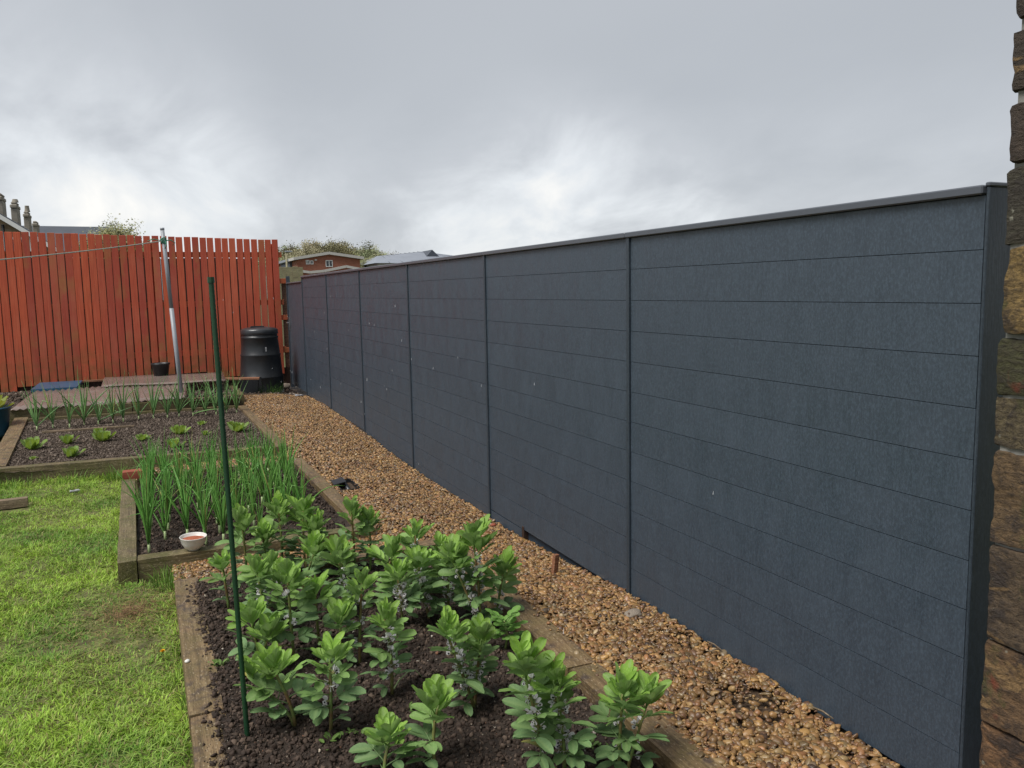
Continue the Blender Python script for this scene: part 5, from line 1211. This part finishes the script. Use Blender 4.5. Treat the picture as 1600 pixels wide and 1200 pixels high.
for sgn in (-1, 1):
    mb = MB(); vv = [(0, -0.28, za), (sgn*(hx2+0.25), -0.28, ze-0.25*slope), (sgn*(hx2+0.25), 9.2, ze-0.25*slope), (0, 9.2, za)]; vv += [(a, b, c+0.14) for a, b, c in vv]; mb.add(vv, [(0, 1, 2, 3), (4, 7, 6, 5), (0, 4, 5, 1), (1, 5, 6, 2), (2, 6, 7, 3), (3, 7, 4, 0)])
    obj('roof', mb.me('roof', M['slate']), sh)
    mb = MB(); vv = [(0, -0.32, za-0.10), (sgn*(hx2+0.27), -0.32, ze-0.25*slope-0.10), (sgn*(hx2+0.27), -0.29, ze-0.25*slope-0.10), (0, -0.29, za-0.10)]; vv += [(a, b, c+0.20) for a, b, c in vv]; mb.add(vv, [(0, 1, 2, 3), (4, 7, 6, 5), (0, 4, 5, 1), (1, 5, 6, 2), (2, 6, 7, 3), (3, 7, 4, 0)])
    obj('bargeboard', mb.me('bargeboard', M['whitepaint']), sh)
p5 = at(4, 345, Y=Y4-0.1); obj('downpipe', tube_me('downpipe', [(p5.x-ap.x, -0.12, 0), (p5.x-ap.x, -0.12, p5.z)], 0.05, M['blackplastic'], 8), sh)
window(sh, 1.0, 1.9, 3.0, 4.3, -0.05, M['whitepaint'])
# terrace running back from the house: long slate roof with chimneys
Y5 = 70.0; A = at(62, 353, Y=Y5); Bq = at(165, 357, Y=Y5); tr_ = thing('slate_terrace', 'long terrace with plain grey slate roof behind the red fence', 'house', (A.x-10, Y5, -0.16))
Lx = Bq.x-A.x+10; rz = A.z+0.16; ez = rz-2.6
obj('wall', mesh('wall', [(0, -4, 0), (Lx, -4, 0), (Lx, -4, ez), (0, -4, ez), (0, 4, 0), (Lx, 4, 0), (Lx, 4, ez), (0, 4, ez), (0, 0, rz-0.1), (Lx, 0, rz-0.1)], [(0, 1, 2, 3), (5, 4, 7, 6), (1, 5, 6, 9, 2), (4, 0, 3, 8, 7)], M['stonehouse']), tr_)
obj('roof', mesh('roof', [(-0.2, -4.3, ez-0.15), (Lx+0.2, -4.3, ez-0.15), (Lx+0.2, 0, rz), (-0.2, 0, rz-0.0), (-0.2, 4.3, ez-0.15), (Lx+0.2, 4.3, ez-0.15)], [(0, 1, 2, 3), (3, 2, 5, 4)], M['slate']), tr_)
for k, (pxa, pxb, ptop, Yc, lab) in enumerate([(-3, 6, 303, 41, 'tallest stone chimney cut by the left edge'), (17, 29, 316, 44, 'broad stone chimney with small pot, second from the left edge'), (37, 47, 331, 50, 'stone chimney with slim pot, third from the left edge'), (51, 60, 346, 57, 'lowest stone chimney, nearest the long slate roof')]):
    a = at(pxa, ptop, Y=Yc); b2 = at(pxb, ptop, Y=Yc); w_ = b2.x-a.x
    c = thing('chimney', lab, 'chimney', ((a.x+b2.x)/2, Yc, -0.16), group='stone chimneys of the terrace'); H = a.z+0.16
    obj('stack', box_me('stack', w_*0.86, 0.9, H-0.32, M['chimneystone'], 0.02), c)
    obj('cornice', box_me('cornice', w_, 1.05, 0.18, M['chimneystone'], 0.04), c, (0, 0, H-0.32))
    obj('chimney_cap', box_me('chimney_cap', w_*0.75, 0.85, 0.14, M['chimneystone'], 0.05), c, (0, 0, H-0.14))
    if k in (1, 2): obj('chimney_pot', lathe_me('chimney_pot', [(0.14, 0), (0.12, 0.1), (0.10, 0.30 if k == 2 else 0.12), (0.11, 0.32 if k == 2 else 0.14), (0.0, 0.32 if k == 2 else 0.14)], M['chimneystone'], 12), c, (0.02, 0, H))
# rain in the air before the fence
q = np.random.default_rng(9); n = 45; mb = MB()
for k in range(n):
    X_, Y_ = q.uniform(0.6, 2.05), q.uniform(1.8, 9.0); Z_ = q.uniform(0.3, 1.55)
    mb.tube([(X_, Y_, Z_), (X_+0.001, Y_, Z_+q.uniform(0.008, 0.018))], [0.0009, 0.0005], 4)
tag(obj('raindrops', mb.me('raindrops', M['rain'])), 'scattered raindrops falling in front of the fence', None, None, 'stuff')
